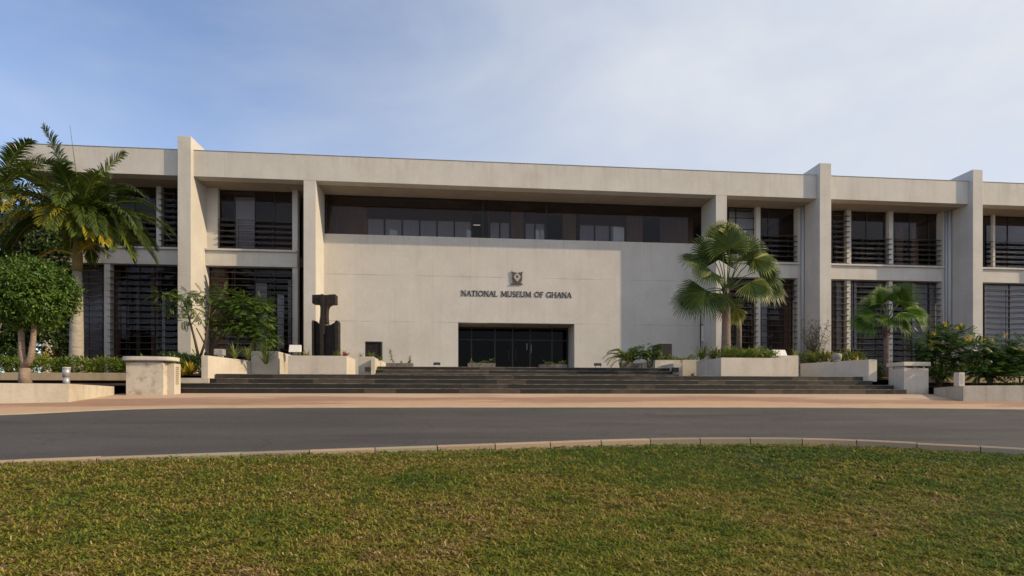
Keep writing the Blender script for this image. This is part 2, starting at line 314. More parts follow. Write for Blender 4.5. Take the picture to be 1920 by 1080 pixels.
def kerb_y(x):   # single valued over the visible part
    msk = kx <= 14.2
    return np.interp(x, kx[:len(kx) - 8], ky[:len(ky) - 8])
# big ground sheet
g = MB()
xs = [-400, -120, -60, -40, -30, -20, -10, 0, 10, 20, 30, 40, 60, 120, 400]
ys = [-400, -60, -20, -4, 0, 4, 8, 12, 16, 20.95, 23.5, 60, 400]
def base_z(y): return (gz(y) if y <= 20.95 else (0.30 if y < 22 else 0.75)) - 0.12
for i in range(len(xs) - 1):
    for j in range(len(ys) - 1):
        g.face([(xs[i], ys[j], base_z(ys[j])), (xs[i + 1], ys[j], base_z(ys[j])), (xs[i + 1], ys[j + 1], base_z(ys[j + 1])), (xs[i], ys[j + 1], base_z(ys[j + 1]))])
M['farground'] = mat('far_ground', (0.09, 0.10, 0.035), 0.95, var=(0.17, 0.14, 0.07), vscale=1.2)
struct(g.build('ground', M['farground']))
# road: everything beyond the kerb up to the pavement line (sheet with its own slope)
def asphalt():
    m = bpy.data.materials.new('asphalt'); m.use_nodes = True; t = m.node_tree; lk = t.links.new; b = t.nodes['Principled BSDF']
    g_ = N(t, 'ShaderNodeNewGeometry')
    def noise(sc, vec=(1, 1, 1), det=5):
        mp_ = N(t, 'ShaderNodeMapping'); mp_.inputs['Scale'].default_value = vec; lk(g_.outputs['Position'], mp_.inputs['Vector'])
        n_ = N(t, 'ShaderNodeTexNoise'); n_.inputs['Scale'].default_value = sc; n_.inputs['Detail'].default_value = det; lk(mp_.outputs['Vector'], n_.inputs['Vector']); return n_.outputs['Fac']
    r = N(t, 'ShaderNodeValToRGB'); r.color_ramp.elements[0].position = 0.32; r.color_ramp.elements[1].position = 0.7
    r.color_ramp.elements[0].color = (0.050, 0.043, 0.039, 1); r.color_ramp.elements[1].color = (0.077, 0.067, 0.061, 1)
    lk(noise(0.6, (0.35, 1.3, 1), 7), r.inputs['Fac'])
    q = N(t, 'ShaderNodeMix', data_type='RGBA'); lk(r.outputs['Color'], q.inputs['A']); q.inputs['B'].default_value = (0.04, 0.034, 0.032, 1)
    mr = N(t, 'ShaderNodeMapRange'); mr.inputs['From Min'].default_value = 0.56; mr.inputs['From Max'].default_value = 0.68; mr.inputs['To Max'].default_value = 0.75
    lk(noise(0.9, (0.25, 2.2, 1), 3), mr.inputs['Value']); lk(mr.outputs[0], q.inputs['Factor'])
    q2 = N(t, 'ShaderNodeMix', data_type='RGBA', blend_type='OVERLAY'); q2.inputs['Factor'].default_value = 0.85; lk(q.outputs['Result'], q2.inputs['A'])
    r3 = N(t, 'ShaderNodeValToRGB'); r3.color_ramp.elements[0].position = 0.3; r3.color_ramp.elements[1].position = 0.7; lk(noise(70, det=2), r3.inputs['Fac']); lk(r3.outputs['Color'], q2.inputs['B'])
    vo = N(t, 'ShaderNodeTexVoronoi', feature='DISTANCE_TO_EDGE'); vo.inputs['Scale'].default_value = 0.22
    dv = N(t, 'ShaderNodeVectorMath', operation='ADD'); nn = N(t, 'ShaderNodeTexNoise'); nn.inputs['Scale'].default_value = 1.4; nn.inputs['Detail'].default_value = 5; lk(g_.outputs['Position'], nn.inputs['Vector']); lk(g_.outputs['Position'], dv.inputs[0]); lk(nn.outputs['Color'], dv.inputs[1]); lk(dv.outputs[0], vo.inputs['Vector'])
    ck = N(t, 'ShaderNodeMapRange'); ck.inputs['From Min'].default_value = 0.0; ck.inputs['From Max'].default_value = 0.010; ck.inputs['To Min'].default_value = 0.55; ck.inputs['To Max'].default_value = 0.0; lk(vo.outputs['Distance'], ck.inputs['Value'])
    q5 = N(t, 'ShaderNodeMix', data_type='RGBA'); lk(q2.outputs['Result'], q5.inputs['A']); q5.inputs['B'].default_value = (0.028, 0.024, 0.022, 1); lk(ck.outputs[0], q5.inputs['Factor'])
    lk(q5.outputs['Result'], b.inputs['Base Color']); b.inputs['Roughness'].default_value = 0.8
    bp = N(t, 'ShaderNodeBump'); bp.inputs['Strength'].default_value = 0.5; bp.inputs['Distance'].default_value = 0.01; lk(noise(110, det=2), bp.inputs['Height']); lk(bp.outputs['Normal'], b.inputs['Normal'])
    return m
M['asphalt'] = asphalt()
pave_pts = [(-60, -2), (-30, 7), (-20, 10.6), (-14.5, 12.8), (-10.68, 14.26), (-9.2, 15.2), (-7.87, 15.68), (-5, 15.86), (1.51, 15.93), (10.04, 15.78), (16.62, 15.17), (22, 14.2), (30, 12), (60, 2)]
pl = smooth_line(pave_pts, 6)
r = MB()
y_lo = -12
for a, b in zip(pl[:-1], pl[1:]):
    yy = [y_lo, -4, 0, 5, 10]
    pa = [y for y in yy if y < a.y - 0.5] + [a.y]; 
    n = 8
    for k in range(n):
        ya0 = y_lo + (a.y - y_lo) * k / n; ya1 = y_lo + (a.y - y_lo) * (k + 1) / n; yb0 = y_lo + (b.y - y_lo) * k / n; yb1 = y_lo + (b.y - y_lo) * (k + 1) / n
        r.face([(a.x, ya0, gz(ya0) - 0.1), (b.x, yb0, gz(yb0) - 0.1), (b.x, yb1, gz(yb1) - 0.02 * (k == n - 1) - 0.1 * (k < n - 1)), (a.x, ya1, gz(ya1) - 0.02 * (k == n - 1) - 0.1 * (k < n - 1))])
struct(r.build('road', M['asphalt']))
def brick_mat():
    m = bpy.data.materials.new('brick_paving'); m.use_nodes = True; t = m.node_tree; lk = t.links.new; b = t.nodes['Principled BSDF']
    g_ = N(t, 'ShaderNodeNewGeometry'); mp_ = N(t, 'ShaderNodeMapping'); mp_.inputs['Rotation'].default_value = (0, 0, 0.02); lk(g_.outputs['Position'], mp_.inputs['Vector'])
    br = N(t, 'ShaderNodeTexBrick'); br.inputs['Scale'].default_value = 1.0; br.inputs['Brick Width'].default_value = 0.2; br.inputs['Row Height'].default_value = 0.1; br.inputs['Mortar Size'].default_value = 0.006
    br.inputs['Color1'].default_value = (0.33, 0.18, 0.115, 1); br.inputs['Color2'].default_value = (0.50, 0.33, 0.215, 1); br.inputs['Mortar'].default_value = (0.30, 0.22, 0.16, 1); lk(mp_.outputs['Vector'], br.inputs['Vector'])
    sx = N(t, 'ShaderNodeSeparateXYZ'); lk(g_.outputs['Position'], sx.inputs['Vector'])
    def M_(op, a, b_=None, c_=None):
        q_ = N(t, 'ShaderNodeMath', operation=op)
        for i_, v_ in enumerate((a, b_, c_)):
            if v_ is None: continue
            if isinstance(v_, (int, float)): q_.inputs[i_].default_value = v_
            else: lk(v_, q_.inputs[i_])
        return q_.outputs[0]
    xo = M_('SUBTRACT', sx.outputs[0], 3.0)
    mp2 = N(t, 'ShaderNodeMapping'); mp2.inputs['Scale'].default_value = (0.22, 1.0, 0); lk(g_.outputs['Position'], mp2.inputs['Vector'])
    n_ = N(t, 'ShaderNodeTexNoise'); n_.inputs['Scale'].default_value = 0.8; n_.inputs['Detail'].default_value = 6; n_.inputs['Roughness'].default_value = 0.6; lk(mp2.outputs['Vector'], n_.inputs['Vector'])
    f_ = M_('ADD', M_('ADD', sx.outputs[1], M_('MULTIPLY', M_('MULTIPLY', xo, xo), 0.008)), M_('MULTIPLY', M_('SUBTRACT', n_.outputs['Fac'], 0.5), 5.0))
    fr_ = N(t, 'ShaderNodeMapRange'); fr_.inputs['From Min'].default_value = 15.5; fr_.inputs['From Max'].default_value = 22.0; lk(f_, fr_.inputs['Value'])
    r_ = N(t, 'ShaderNodeValToRGB'); e = r_.color_ramp.elements; e[0].position = 0.0; e[0].color = (0.54, 0.36, 0.20, 1); e[1].position = 1.0; e[1].color = (0.50, 0.35, 0.25, 1)
    for p_, c_ in ((0.32, (0.50, 0.32, 0.19, 1)), (0.40, (0.27, 0.15, 0.10, 1)), (0.62, (0.32, 0.185, 0.12, 1)), (0.74, (0.56, 0.42, 0.30, 1))):
        e_ = e.new(p_); e_.color = c_
    lk(fr_.outputs[0], r_.inputs['Fac'])
    q = N(t, 'ShaderNodeMix', data_type='RGBA'); q.inputs['Factor'].default_value = 0.68; lk(br.outputs['Color'], q.inputs['A']); lk(r_.outputs['Color'], q.inputs['B'])
    lk(q.outputs['Result'], b.inputs['Base Color']); b.inputs['Roughness'].default_value = 0.85
    return m
M['brick'] = brick_mat()
M['edge'] = mat('paving_edge', (0.42, 0.34, 0.25), 0.85, var=(0.52, 0.42, 0.31), vscale=1.5)
pv = MB(); ed = MB()
for a, b in zip(pl[:-1], pl[1:]):
    for (mb, d0, d1, up0, up1) in ((ed, 0.0, 0.22, 0.0, 0.0), (pv, 0.22, None, 0.0, 0.0)):
        ya0, yb0 = a.y + d0, b.y + d0
        ya1 = a.y + d1 if d1 else 21.0; yb1 = b.y + d1 if d1 else 21.0
        mb.face([(a.x, ya0, gz(ya0)), (b.x, yb0, gz(yb0)), (b.x, yb1, gz(yb1)), (a.x, ya1, gz(ya1))])
    ed.face([(a.x, a.y, gz(a.y) - 0.15), (b.x, b.y, gz(b.y) - 0.15), (b.x, b.y, gz(b.y)), (a.x, a.y, gz(a.y))])
struct(pv.build('pavement', M['brick'])); struct(ed.build('pavement_edge', M['edge']))
# lawn surface
def lawn_mat():
    m = bpy.data.materials.new('lawn_turf'); m.use_nodes = True; t = m.node_tree; lk = t.links.new; b = t.nodes['Principled BSDF']; b.inputs['Roughness'].default_value = 0.95; b.inputs['Specular IOR Level'].default_value = 0.1
    g_ = N(t, 'ShaderNodeNewGeometry'); n_ = N(t, 'ShaderNodeTexNoise'); n_.inputs['Scale'].default_value = 60; n_.inputs['Detail'].default_value = 3; lk(g_.outputs['Position'], n_.inputs['Vector'])
    r_ = N(t, 'ShaderNodeValToRGB'); e = r_.color_ramp.elements; e[0].position = 0.35; e[0].color = (0.035, 0.036, 0.010, 1); e[1].position = 0.7; e[1].color = (0.15, 0.125, 0.04, 1); lk(n_.outputs['Fac'], r_.inputs['Fac'])
    lk(r_.outputs['Color'], b.inputs['Base Color']); return m
M['turf'] = lawn_mat()
lw = MB(); W_K = 0.20
def drop(x): return 0.035 + 0.065 * np.clip((np.asarray(x) + 4) / 8, 0, 1)
law_n = np.random.default_rng(9).random((64, 64))
def vnoise(x, y, s_):
    x = np.asarray(x, float) * s_ + 100.3; y = np.asarray(y, float) * s_ + 57.7; i = np.floor(x).astype(int); j = np.floor(y).astype(int); u = x - i; v = y - j; u = u * u * (3 - 2 * u); v = v * v * (3 - 2 * v)
    g_ = lambda a, b: law_n[a % 64, b % 64]
    return (g_(i, j) * (1 - u) + g_(i + 1, j) * u) * (1 - v) + (g_(i, j + 1) * (1 - u) + g_(i + 1, j + 1) * u) * v
def off(i, d):   # point of the kerb line moved d metres to the lawn side
    a = kl[max(i - 1, 0)]; b = kl[min(i + 1, len(kl) - 1)]; t_ = (b - a).normalized(); return kl[i] - Vector((-t_.y, t_.x)) * d
for i in range(len(kl) - 1):
    a = off(i, W_K - 0.01); b = off(i + 1, W_K - 0.01); n = 10
    for k in range(n):
        q = [a.y + (-14 - a.y) * k / n, b.y + (-14 - b.y) * k / n, b.y + (-14 - b.y) * (k + 1) / n, a.y + (-14 - a.y) * (k + 1) / n]
        if abs(b.x - a.x) < 0.02: continue
        lw.face([(b.x, q[1], gz(q[1]) - float(drop(b.x))), (a.x, q[0], gz(q[0]) - float(drop(a.x))), (a.x, q[3], gz(q[3]) - float(drop(a.x))), (b.x, q[2], gz(q[2]) - float(drop(b.x)))])
struct(lw.build('lawn', M['turf']))
# kerb: separate stones with narrow joints, one strip of setting
kb = MB()
cum = [0.0]
for i in range(1, len(kl)): cum.append(cum[-1] + (kl[i] - kl[i - 1]).length)
cum = np.array(cum)
def kpt(s_):
    x_ = np.interp(s_, cum, kx); y_ = np.interp(s_, cum, ky); x2 = np.interp(s_ + 0.05, cum, kx); y2 = np.interp(s_ + 0.05, cum, ky)
    t_ = Vector((x2 - x_, y2 - y_)).normalized(); return Vector((x_, y_)), Vector((t_.y, -t_.x))
s_ = 0.3; kr = random.Random(3)
while s_ < cum[-1] - 1.2:
    ln = 0.93 + kr.uniform(-0.03, 0.03); sag = kr.uniform(-0.008, 0.008); n = 4; col = kr.random()
    for k in range(n):
        sec = []
        for q in (k / n, (k + 1) / n):
            p, nn = kpt(s_ + ln * q)
            z = gz(p.y) + 0.03 + sag
            pr = [(0.0, z - 0.16), (0.0, z - 0.03), (0.025, z), (W_K - 0.02, z + 0.002), (W_K, z - 0.02), (W_K + 0.005, z - 0.16)]
            sec.append([(p.x + nn.x * d, p.y + nn.y * d, zz) for d, zz in pr])
        for j in range(5): kb.face([sec[0][j], sec[1][j], sec[1][j + 1], sec[0][j + 1]], col)
        if k == 0: kb.face(list(reversed(sec[0])), col)
        if k == n - 1: kb.face(sec[1], col)
    s_ += ln + 0.018
M['kerb2'] = mat('kerb_concrete', (0.3, 0.24, 0.18), 0.9, rnd=[(0.25, 0.205, 0.15), (0.29, 0.27, 0.19), (0.34, 0.25, 0.18), (0.37, 0.28, 0.20)], bump=0.5, bscale=50)
struct(kb.build('kerb', M['kerb2']))

# grass blades, one object
def grass():
    n = 430000
    # depth sampled so that nearer ground gets more, finer blades
    u = rng.random(n); y = 2.6 * (10.4 / 2.6) ** (u ** 0.95)
    far = rng.random(n) < 0.08
    x = (rng.random(n) * 2 - 1) * (y * 1.02 + 0.8) + 0.095 * y
    x = np.where(far, rng.random(n) * 28 - 14, x); y = np.where(far, rng.random(n) * 9.5 + 0.2, y)
    ok = (y < kerb_y(x) - W_K + 0.11 * np.clip((-x + 1) / 4, 0, 1) * (0.5 + rng.random(n)) - 0.005) & (x < 12.5)
    x = x[ok]; y = y[ok]; n = len(x)
    z = GM * y - GH - drop(x) + 0.002 + 0.030 * vnoise(x, y, 9.0) + 0.018 * vnoise(x, y, 23.0)
    sc = 0.75 + 0.055 * y
    ln = (0.026 + 0.050 * rng.random(n) ** 1.5) * sc; wd = (0.0026 + 0.0028 * rng.random(n)) * (0.8 + 0.09 * y)
    az = rng.random(n) * 2 * np.pi; el = np.radians(4 + 52 * rng.random(n) ** 1.4); cv = rng.normal(0, 0.8, n)
    d = np.stack([np.cos(az), np.sin(az)], 1); d2 = np.stack([np.cos(az + cv), np.sin(az + cv)], 1)
    sdv = np.stack([-d[:, 1], d[:, 0]], 1)
    zb = z + rng.random(n) * 0.010 * sc
    b0 = np.stack([x, y, zb], 1)
    p1 = b0 + np.concatenate([d * (ln * 0.5 * np.cos(el))[:, None], (ln * 0.5 * np.sin(el))[:, None]], 1)
    p2 = p1 + np.concatenate([d2 * (ln * 0.5 * np.cos(el * 0.3))[:, None], (ln * 0.5 * np.sin(el * 0.25))[:, None]], 1)
    s3 = np.concatenate([sdv, np.zeros((n, 1))], 1) * wd[:, None]
    V = np.stack([b0 - s3 * 0.8, b0 + s3 * 0.8, p1 + s3, p1 - s3, p2], 1).reshape(-1, 3)
    base = (np.arange(n) * 5)[:, None]
    me = bpy.data.meshes.new('lawn_grass'); me.vertices.add(n * 5); me.vertices.foreach_set('co', V.ravel())
    lt = np.concatenate([base + np.array([[0, 1, 2, 3]]), base + np.array([[3, 2, 4]])], 1).ravel()
    me.loops.add(len(lt)); me.loops.foreach_set('vertex_index', lt)
    me.polygons.add(n * 2)
    st = (np.arange(n)[:, None] * 7 + np.array([[0, 4]])).ravel(); me.polygons.foreach_set('loop_start', st)
    me.update(); me.validate()
    # colour: green, olive, dry by patch + chance
    pat = 0.34 * vnoise(x, y * 1.3, 0.8) + 0.36 * vnoise(x, y * 1.2, 2.3) + 0.30 * vnoise(x, y, 6.5)
    rn = np.clip(0.41 + 0.95 * (pat - 0.5) - 0.016 * (x - 0.5) - 0.040 * (y - 5.5) + rng.normal(0, 0.15, n), 0, 1)
    rn = np.where(rng.random(n) < 0.06, np.clip(rn + 0.45, 0, 1), rn)
    at = me.attributes.new('rnd', 'FLOAT', 'FACE'); at.data.foreach_set('value', np.repeat(rn, 2).astype(np.float32))
    me.materials.append(mat('grass_blades', (0.1, 0.14, 0.02), 0.6, spec=0.25, transl=0.25,
        rnd=[(0.062, 0.13, 0.010), (0.125, 0.18, 0.014), (0.22, 0.225, 0.020), (0.32, 0.245, 0.045), (0.25, 0.135, 0.055), (0.55, 0.42, 0.21)]))
    o = bpy.data.objects.new('grass', me); scn.collection.objects.link(o)
    tag(o, 'short mixed green and dry brown grass covering the lawn inside the kerb', 'grass', kind='stuff')
grass()

# ================================================================== MUSEUM BUILDING
YF, YB, YW, YS, YG = 27.74, 28.0, 29.6, 29.25, 29.6
RT, BB, CE = 11.93, 10.70, 10.68     # roof top, underside of beam, ceiling of side bays
SP0, SP1 = 6.78, 7.62                # spandrel
FL = 1.56                            # terrace level
bld = thing('museum_building', (3.12, 28.0, FL), 'long two storey white concrete museum with tall fins, louvred windows and a deep roof beam', 'building')
XL = -20.7; XR = 37.0; XBACK = 44.0
FINS = [(-13.10, -12.50), (18.73, 19.37), (27.42, 28.0), (36.1, 36.7)]
for (a, b) in FINS:
    MB().box(a, b, YF, 29.7, 0.9, 12.47).build('fin', M['conc'], bld, bevel=0.015)
PIL = [(-7.45, -6.87), (13.23, 13.82)]
for (a, b) in PIL: MB().box(a, b, YB + 0.004, YW + 0.2, 0.9, BB).build('pillar', M['conc'], bld, bevel=0.012)
# roof beam, one piece between each pair of fins
for (a, b) in ((XL, -13.10), (-12.50, 18.73), (19.37, 27.42), (28.0, 36.1)):
    MB().box(a, b, YB, YB + 0.55, BB, RT).build('roof_beam', M['beam'], bld, bevel=0.012)
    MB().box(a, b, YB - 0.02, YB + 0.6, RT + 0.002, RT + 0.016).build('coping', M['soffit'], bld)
# ceilings, roof, back, floors
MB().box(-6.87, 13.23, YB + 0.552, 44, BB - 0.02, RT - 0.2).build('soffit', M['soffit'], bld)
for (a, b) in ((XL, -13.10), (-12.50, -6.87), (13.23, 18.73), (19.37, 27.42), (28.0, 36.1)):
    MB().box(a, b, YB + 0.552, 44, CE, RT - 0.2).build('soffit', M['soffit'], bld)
MB().box(XL + 0.1, XR, YB + 0.6, 44.3, RT - 0.19, RT - 0.02).build('roof', M['conc'], bld)
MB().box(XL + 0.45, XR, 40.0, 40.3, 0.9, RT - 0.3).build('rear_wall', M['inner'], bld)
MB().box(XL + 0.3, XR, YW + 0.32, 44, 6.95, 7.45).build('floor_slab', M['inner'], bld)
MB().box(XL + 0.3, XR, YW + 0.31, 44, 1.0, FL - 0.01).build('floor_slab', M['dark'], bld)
# main wall: panel with the entrance opening
EX0, EX1, EZ = -0.03, 6.14, 4.16; WTOP = 8.62
for (a, b, z0, z1) in ((-6.87, EX0, 0.9, WTOP), (EX1, 13.23, 0.9, WTOP), (EX0, EX1, EZ, WTOP)):
    pass
mw = MB()
mw.xzprism([(-6.87, 0.9), (EX0, 0.9), (EX0, EZ), (EX1, EZ), (EX1, 0.9), (13.23, 0.9), (13.23, WTOP), (-6.87, WTOP)], YW, YW + 0.3)
mw.build('front_wall', M['wall'], bld)
MB().box(EX0 - 0.3, EX0 - 0.001, YW + 0.302, 31.6, 1.2, EZ + 0.3).build('porch_side', M['conc'], bld)
MB().box(EX1 + 0.001, EX1 + 0.3, YW + 0.302, 31.6, 1.2, EZ + 0.3).build('porch_side', M['conc'], bld)
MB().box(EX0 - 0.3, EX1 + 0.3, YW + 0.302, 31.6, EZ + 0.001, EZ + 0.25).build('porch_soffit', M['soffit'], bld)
for k in range(3):
    c = P((905, 965, 1032)[k], 609, 30.6); MB().tube([(c.x, c.y, EZ - 0.02), (c.x, c.y, EZ + 0.0)], 0.07, 10).build('downlight', M['frame'], bld)
# entrance glazing
dz1 = EZ - 0.002; yd = 31.25
fr = MB(); fr.box(EX0, EX1, yd, yd + 0.08, dz1 - 0.09, dz1)
cols = [859, 884, 928, 961, 994, 1035, 1064]
for px in cols:
    x_ = X(px, yd); fr.box(x_ - 0.04, x_ + 0.04, yd, yd + 0.08, FL, dz1 - 0.09)
fr.box(EX0, EX1, yd + 0.003, yd + 0.07, 3.42, 3.49)
door = fr.build('entrance_door', M['frame'], bld)
MB().box(EX0, EX1, yd + 0.03, yd + 0.04, FL, dz1 - 0.05).build('glass', M['glassdoor'], door)
for px in (954, 967): MB().tube([P(px, 676, yd - 0.07), P(px, 655, yd - 0.07)], 0.018, 6).build('handle', M['brownframe'], door)
for (px, py, h_) in ((988, 650, 0.22), (996, 654, 0.26)):
    p = P(px, py, 37.0); MB().box(p.x - 0.035, p.x + 0.035, 37, 37.05, p.z - h_, p.z + h_).build('ceiling_lamp', M['lamp'], bld)
# upper window band over the main wall
yb = YW + 0.16
fb = MB(); fb.box(-6.87, 13.23, yb, yb + 0.06, BB - 0.09, BB - 0.022)
fb.box(-6.87, 13.23, yb, yb + 0.06, WTOP + 0.002, WTOP + 0.05)
for px in (612, 905, 1024, 1316):
    x_ = X(px, yb); fb.box(x_ - 0.03, x_ + 0.03, yb + 0.001, yb + 0.055, WTOP + 0.05, BB - 0.09)
win = fb.build('window', M['frame'], bld)
MB().box(-6.86, 13.22, yb + 0.025, yb + 0.032, WTOP, BB - 0.03).build('glass', M['glass'], win)
# gallery partition seen through the band: wood panels, pale panes with brown frames
yp = 31.3
def iwall(px0, px1, m, py0=None, py1=None, yy=yp, nm='interior_wall'):
    a, b = X(px0, yy), X(px1, yy); z1 = BB - 0.03 if py0 is None else Z((px0 + px1) / 2, py0, yy); z0 = 7.76 if py1 is None else Z((px0 + px1) / 2, py1, yy)
    return MB().box(a, b, yy, yy + 0.08, z0, z1).build(nm, m, bld)
iwall(612, 688, M['wood']); iwall(915, 948, M['wood'], yy=yp + 0.2); iwall(958, 982, M['wood']); iwall(1055, 1080, M['wood']); iwall(1175, 1205, M['wood']); iwall(1238, 1300, M['wood'], yy=yp + 0.4)
def panes(px0, px1, n, ztop=10.02, zb=7.8):
    a, b = X(px0, yp + 0.1), X(px1, yp + 0.1); f_ = MB(); w_ = (b - a) / n
    f_.box(a, b, yp + 0.05, yp + 0.16, ztop, BB - 0.03); 
    for k in range(n + 1): f_.box(a + k * w_ - 0.035, a + k * w_ + 0.035, yp + 0.04, yp + 0.15, zb, ztop)
    o = f_.build('interior_window', M['brownframe'], bld)
    for k in range(n): MB().box(a + k * w_ + 0.035, a + (k + 1) * w_ - 0.035, yp + 0.12, yp + 0.14, zb, ztop).build('blind', M['pane'], o)
panes(688, 884, 6); panes(984, 1022, 2); panes(1086, 1172, 3); panes(918, 956, 2)
for (px, py, w_) in ((894, 421, 0.2), (1229, 399, 0.18), (1229, 420, 0.25), (1225, 430, 0.3), (1214, 430, 0.12)):
    p = P(px, py, 34.0); MB().box(p.x - w_, p.x + w_, 34, 34.06, p.z - 0.03, p.z + 0.03).build('ceiling_lamp', M['lamp'], bld)
for (px, w_) in ((738, 14), (879, 8), (1008, 7), (1017, 6), (1160, 20)):
    a, b = X(px - w_ / 2, yb + 0.3), X(px + w_ / 2, yb + 0.3); zt = Z(px, 430 if px < 1100 else 425, yb + 0.3)
    MB().prism([(a, yb + 0.3), (b, yb + 0.3), (b, yb + 0.34), (a, yb + 0.34)], WTOP - 0.3, [zt, zt - 0.08, zt - 0.08, zt]).build('paper_notice', M['paleblind'], bld)

# side bays -----------------------------------------------------------------
def louvres(px0, px1, zlist, y0, parent, dep=0.20):
    l = MB(); a, b = (X(px0, y0), X(px1, y0)) if not isinstance(px0, tuple) else (px0[0], px1[0])
    for z_ in zlist:
        z_ += random.uniform(-0.004, 0.004)
        # blade: thin tilted board
        i = len(l.v); t_ = 0.03; tl = 0.045 if z_ > 7 else 0.022
        for (yy, zz) in ((y0, z_), (y0 + dep, z_ + tl), (y0 + dep, z_ + tl + t_), (y0, z_ + t_)):
            l.v.append((a, yy, zz)); l.v.append((b, yy, zz))
        for k in range(4):
            j = (k + 1) % 4; l.f.append((i + 2 * k, i + 2 * k + 1, i + 2 * j + 1, i + 2 * j)); l.r.append(0.5)
        l.f.append((i, i + 2, i + 4, i + 6)); l.f.append((i + 7, i + 5, i + 3, i + 1)); l.r += [0.5, 0.5]
    return l.build('louvre_blades', M['louvre'], parent)
def window(px0, px1, z0, z1, yy=YG, mull=(), trans=(), lz=(), ly=None, lpx=None, bars=True, glass='glass'):
    a, b = X(px0, yy), X(px1, yy); f_ = MB(); w_ = 0.05
    f_.box(a, b, yy, yy + 0.07, z1 - w_, z1 - 0.002); f_.box(a, b, yy, yy + 0.07, z0 + 0.002, z0 + w_)
    f_.box(a, a + w_, yy + 0.001, yy + 0.069, z0 + w_, z1 - w_); f_.box(b - w_, b, yy + 0.001, yy + 0.069, z0 + w_, z1 - w_)
    for px in mull: x_ = X(px, yy); f_.box(x_ - 0.022, x_ + 0.022, yy + 0.002, yy + 0.06, z0 + w_, z1 - w_)
    for zz in trans: f_.box(a + w_, b - w_, yy + 0.004, yy + 0.058, zz - 0.02, zz + 0.02)
    o = f_.build('window', M['frame'], bld)
    MB().box(a + 0.01, b - 0.01, yy + 0.03, yy + 0.038, z0 + 0.01, z1 - 0.01).build('glass', M[glass], o)
    if len(lz):
        ly = ly or yy - 0.3; q0, q1 = lpx or (px0 + 1, px1 - 1)
        if lpx: louvres(q0, q1, lz, ly, o)
        else: louvres((a + 0.03,), (b - 0.03,), lz, ly, o)
        if bars:
            for px in (q0 + (q1 - q0) * 0.28, q0 + (q1 - q0) * 0.74): 
                c_ = MB(); x_ = X(px, ly + 0.2); c_.box(x_ - 0.012, x_ + 0.012, ly + 0.19, ly + 0.215, min(lz) - 0.05, max(lz) + 0.1)
                c_.build('louvre_rail', M['louvre'], o)
    return o
def post(px0, px1, yy, z0, z1, m='conc', dep=0.35, nm='window_post'):
    a, b = X(px0, yy), X(px1, yy); return MB().box(a, b, yy, yy + dep, z0, z1).build(nm, M[m], bld, bevel=0.008)
def spandrel(x0, x1):
    MB().box(x0, x1, YS, YS + 0.35, SP0, SP1 - 0.10).build('spandrel', M['conc'], bld, bevel=0.01)
    MB().box(x0, x1, YS - 0.10, YS + 0.34, SP1 - 0.098, SP1).build('sill', M['conc'], bld, bevel=0.01)
upl = [7.68 + 0.282 * k for k in range(6)]        # lower half louvres of the upper windows
upf = [7.68 + 0.29 * k for k in range(10)]
gfl = [1.63 + 0.318 * k for k in range(16)]
# left bay between fin and pillar
spandrel(-12.499, X(557, YS))
post(548, 558, YG - 0.3, 1.2, CE); MB().box(-12.499, X(408, YG - 0.2), YG - 0.2, YG + 0.1, SP1, CE).build('window_post', M['conc'], bld)
window(408, 548, SP1, CE, mull=(440, 478, 515), lz=upl, lpx=(408.5, 547.5))
window(397, 548, FL, SP0, mull=(440, 478, 515), lz=gfl, ly=29.0, lpx=(392, 547))
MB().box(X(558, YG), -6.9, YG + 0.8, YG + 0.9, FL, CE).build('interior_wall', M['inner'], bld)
# far left bay
spandrel(XL, -13.10)
post(293, 302, YG - 0.2, SP1, CE); post(195, 206, YG - 0.3, FL - 0.5, SP0); post(205, 213, YG - 0.2, SP1, CE); post(76, 88, YS - 0.2, FL - 0.5, CE, dep=0.6)
window(302, 335, SP1, CE, lz=upf); window(213, 293, SP1, CE, mull=(252,), lz=upl); window(90, 205, SP1, CE, mull=(150,), lz=upl)
window(206, 335, FL, SP0, mull=(237, 262, 290), lz=gfl); window(90, 195, FL, SP0, mull=(120, 152), lz=gfl)
MB().box(XL + 0.2, XL + 0.4, YG + 0.3, 44, FL, CE).build('rear_wall', M['inner'], bld)
MB().box(36.04, 36.4, YG + 0.15, 44, 0.9, RT - 0.21).build('rear_wall', M['inner'], bld)
# bay right of the right pillar
spandrel(13.82, 18.728); post(1418, 1426, YG - 0.2, 1.2, SP0); post(1418, 1426, YG - 0.2, SP1, CE); MB().box(X(1497, 29.2), 18.729, 29.2, 29.66, 1.2, CE).build('window_post', M['conc'], bld)
window(1366, 1418, SP1, CE, mull=(1380,), trans=(8.9, 9.5, 10.1), lz=upl[:3]); window(1426, 1497, SP1, CE, mull=(1441,), lz=upl)
window(1366, 1418, FL, SP0, mull=(1380, 1397), lz=gfl); window(1426, 1497, FL, SP0, mull=(1441, 1485), lz=gfl[2:], trans=(2.7,))
# bay 3
spandrel(19.37, 27.418); post(1588, 1596, YG - 0.2, SP1, CE); post(1588, 1595, YG - 0.2, 1.2, SP0); post(1667, 1675, YG - 0.2, SP1, CE); post(1667, 1674, YG - 0.2, 1.2, SP0); MB().box(X(1768, 29.2), 27.419, 29.2, 29.66, 1.2, CE).build('window_post', M['conc'], bld)
window(1560, 1588, SP1, CE, lz=upf); window(1596, 1667, SP1, CE, mull=(1625,), lz=upl); window(1675, 1767, SP1, CE, mull=(1706, 1741), lz=upl)
window(1560, 1588, FL, SP0, mull=(1567, 1580), lz=gfl); window(1595, 1667, FL, SP0, mull=(1601, 1618), lz=gfl, trans=(2.7,)); window(1674, 1767, FL, SP0, mull=(1710, 1741), lz=gfl)
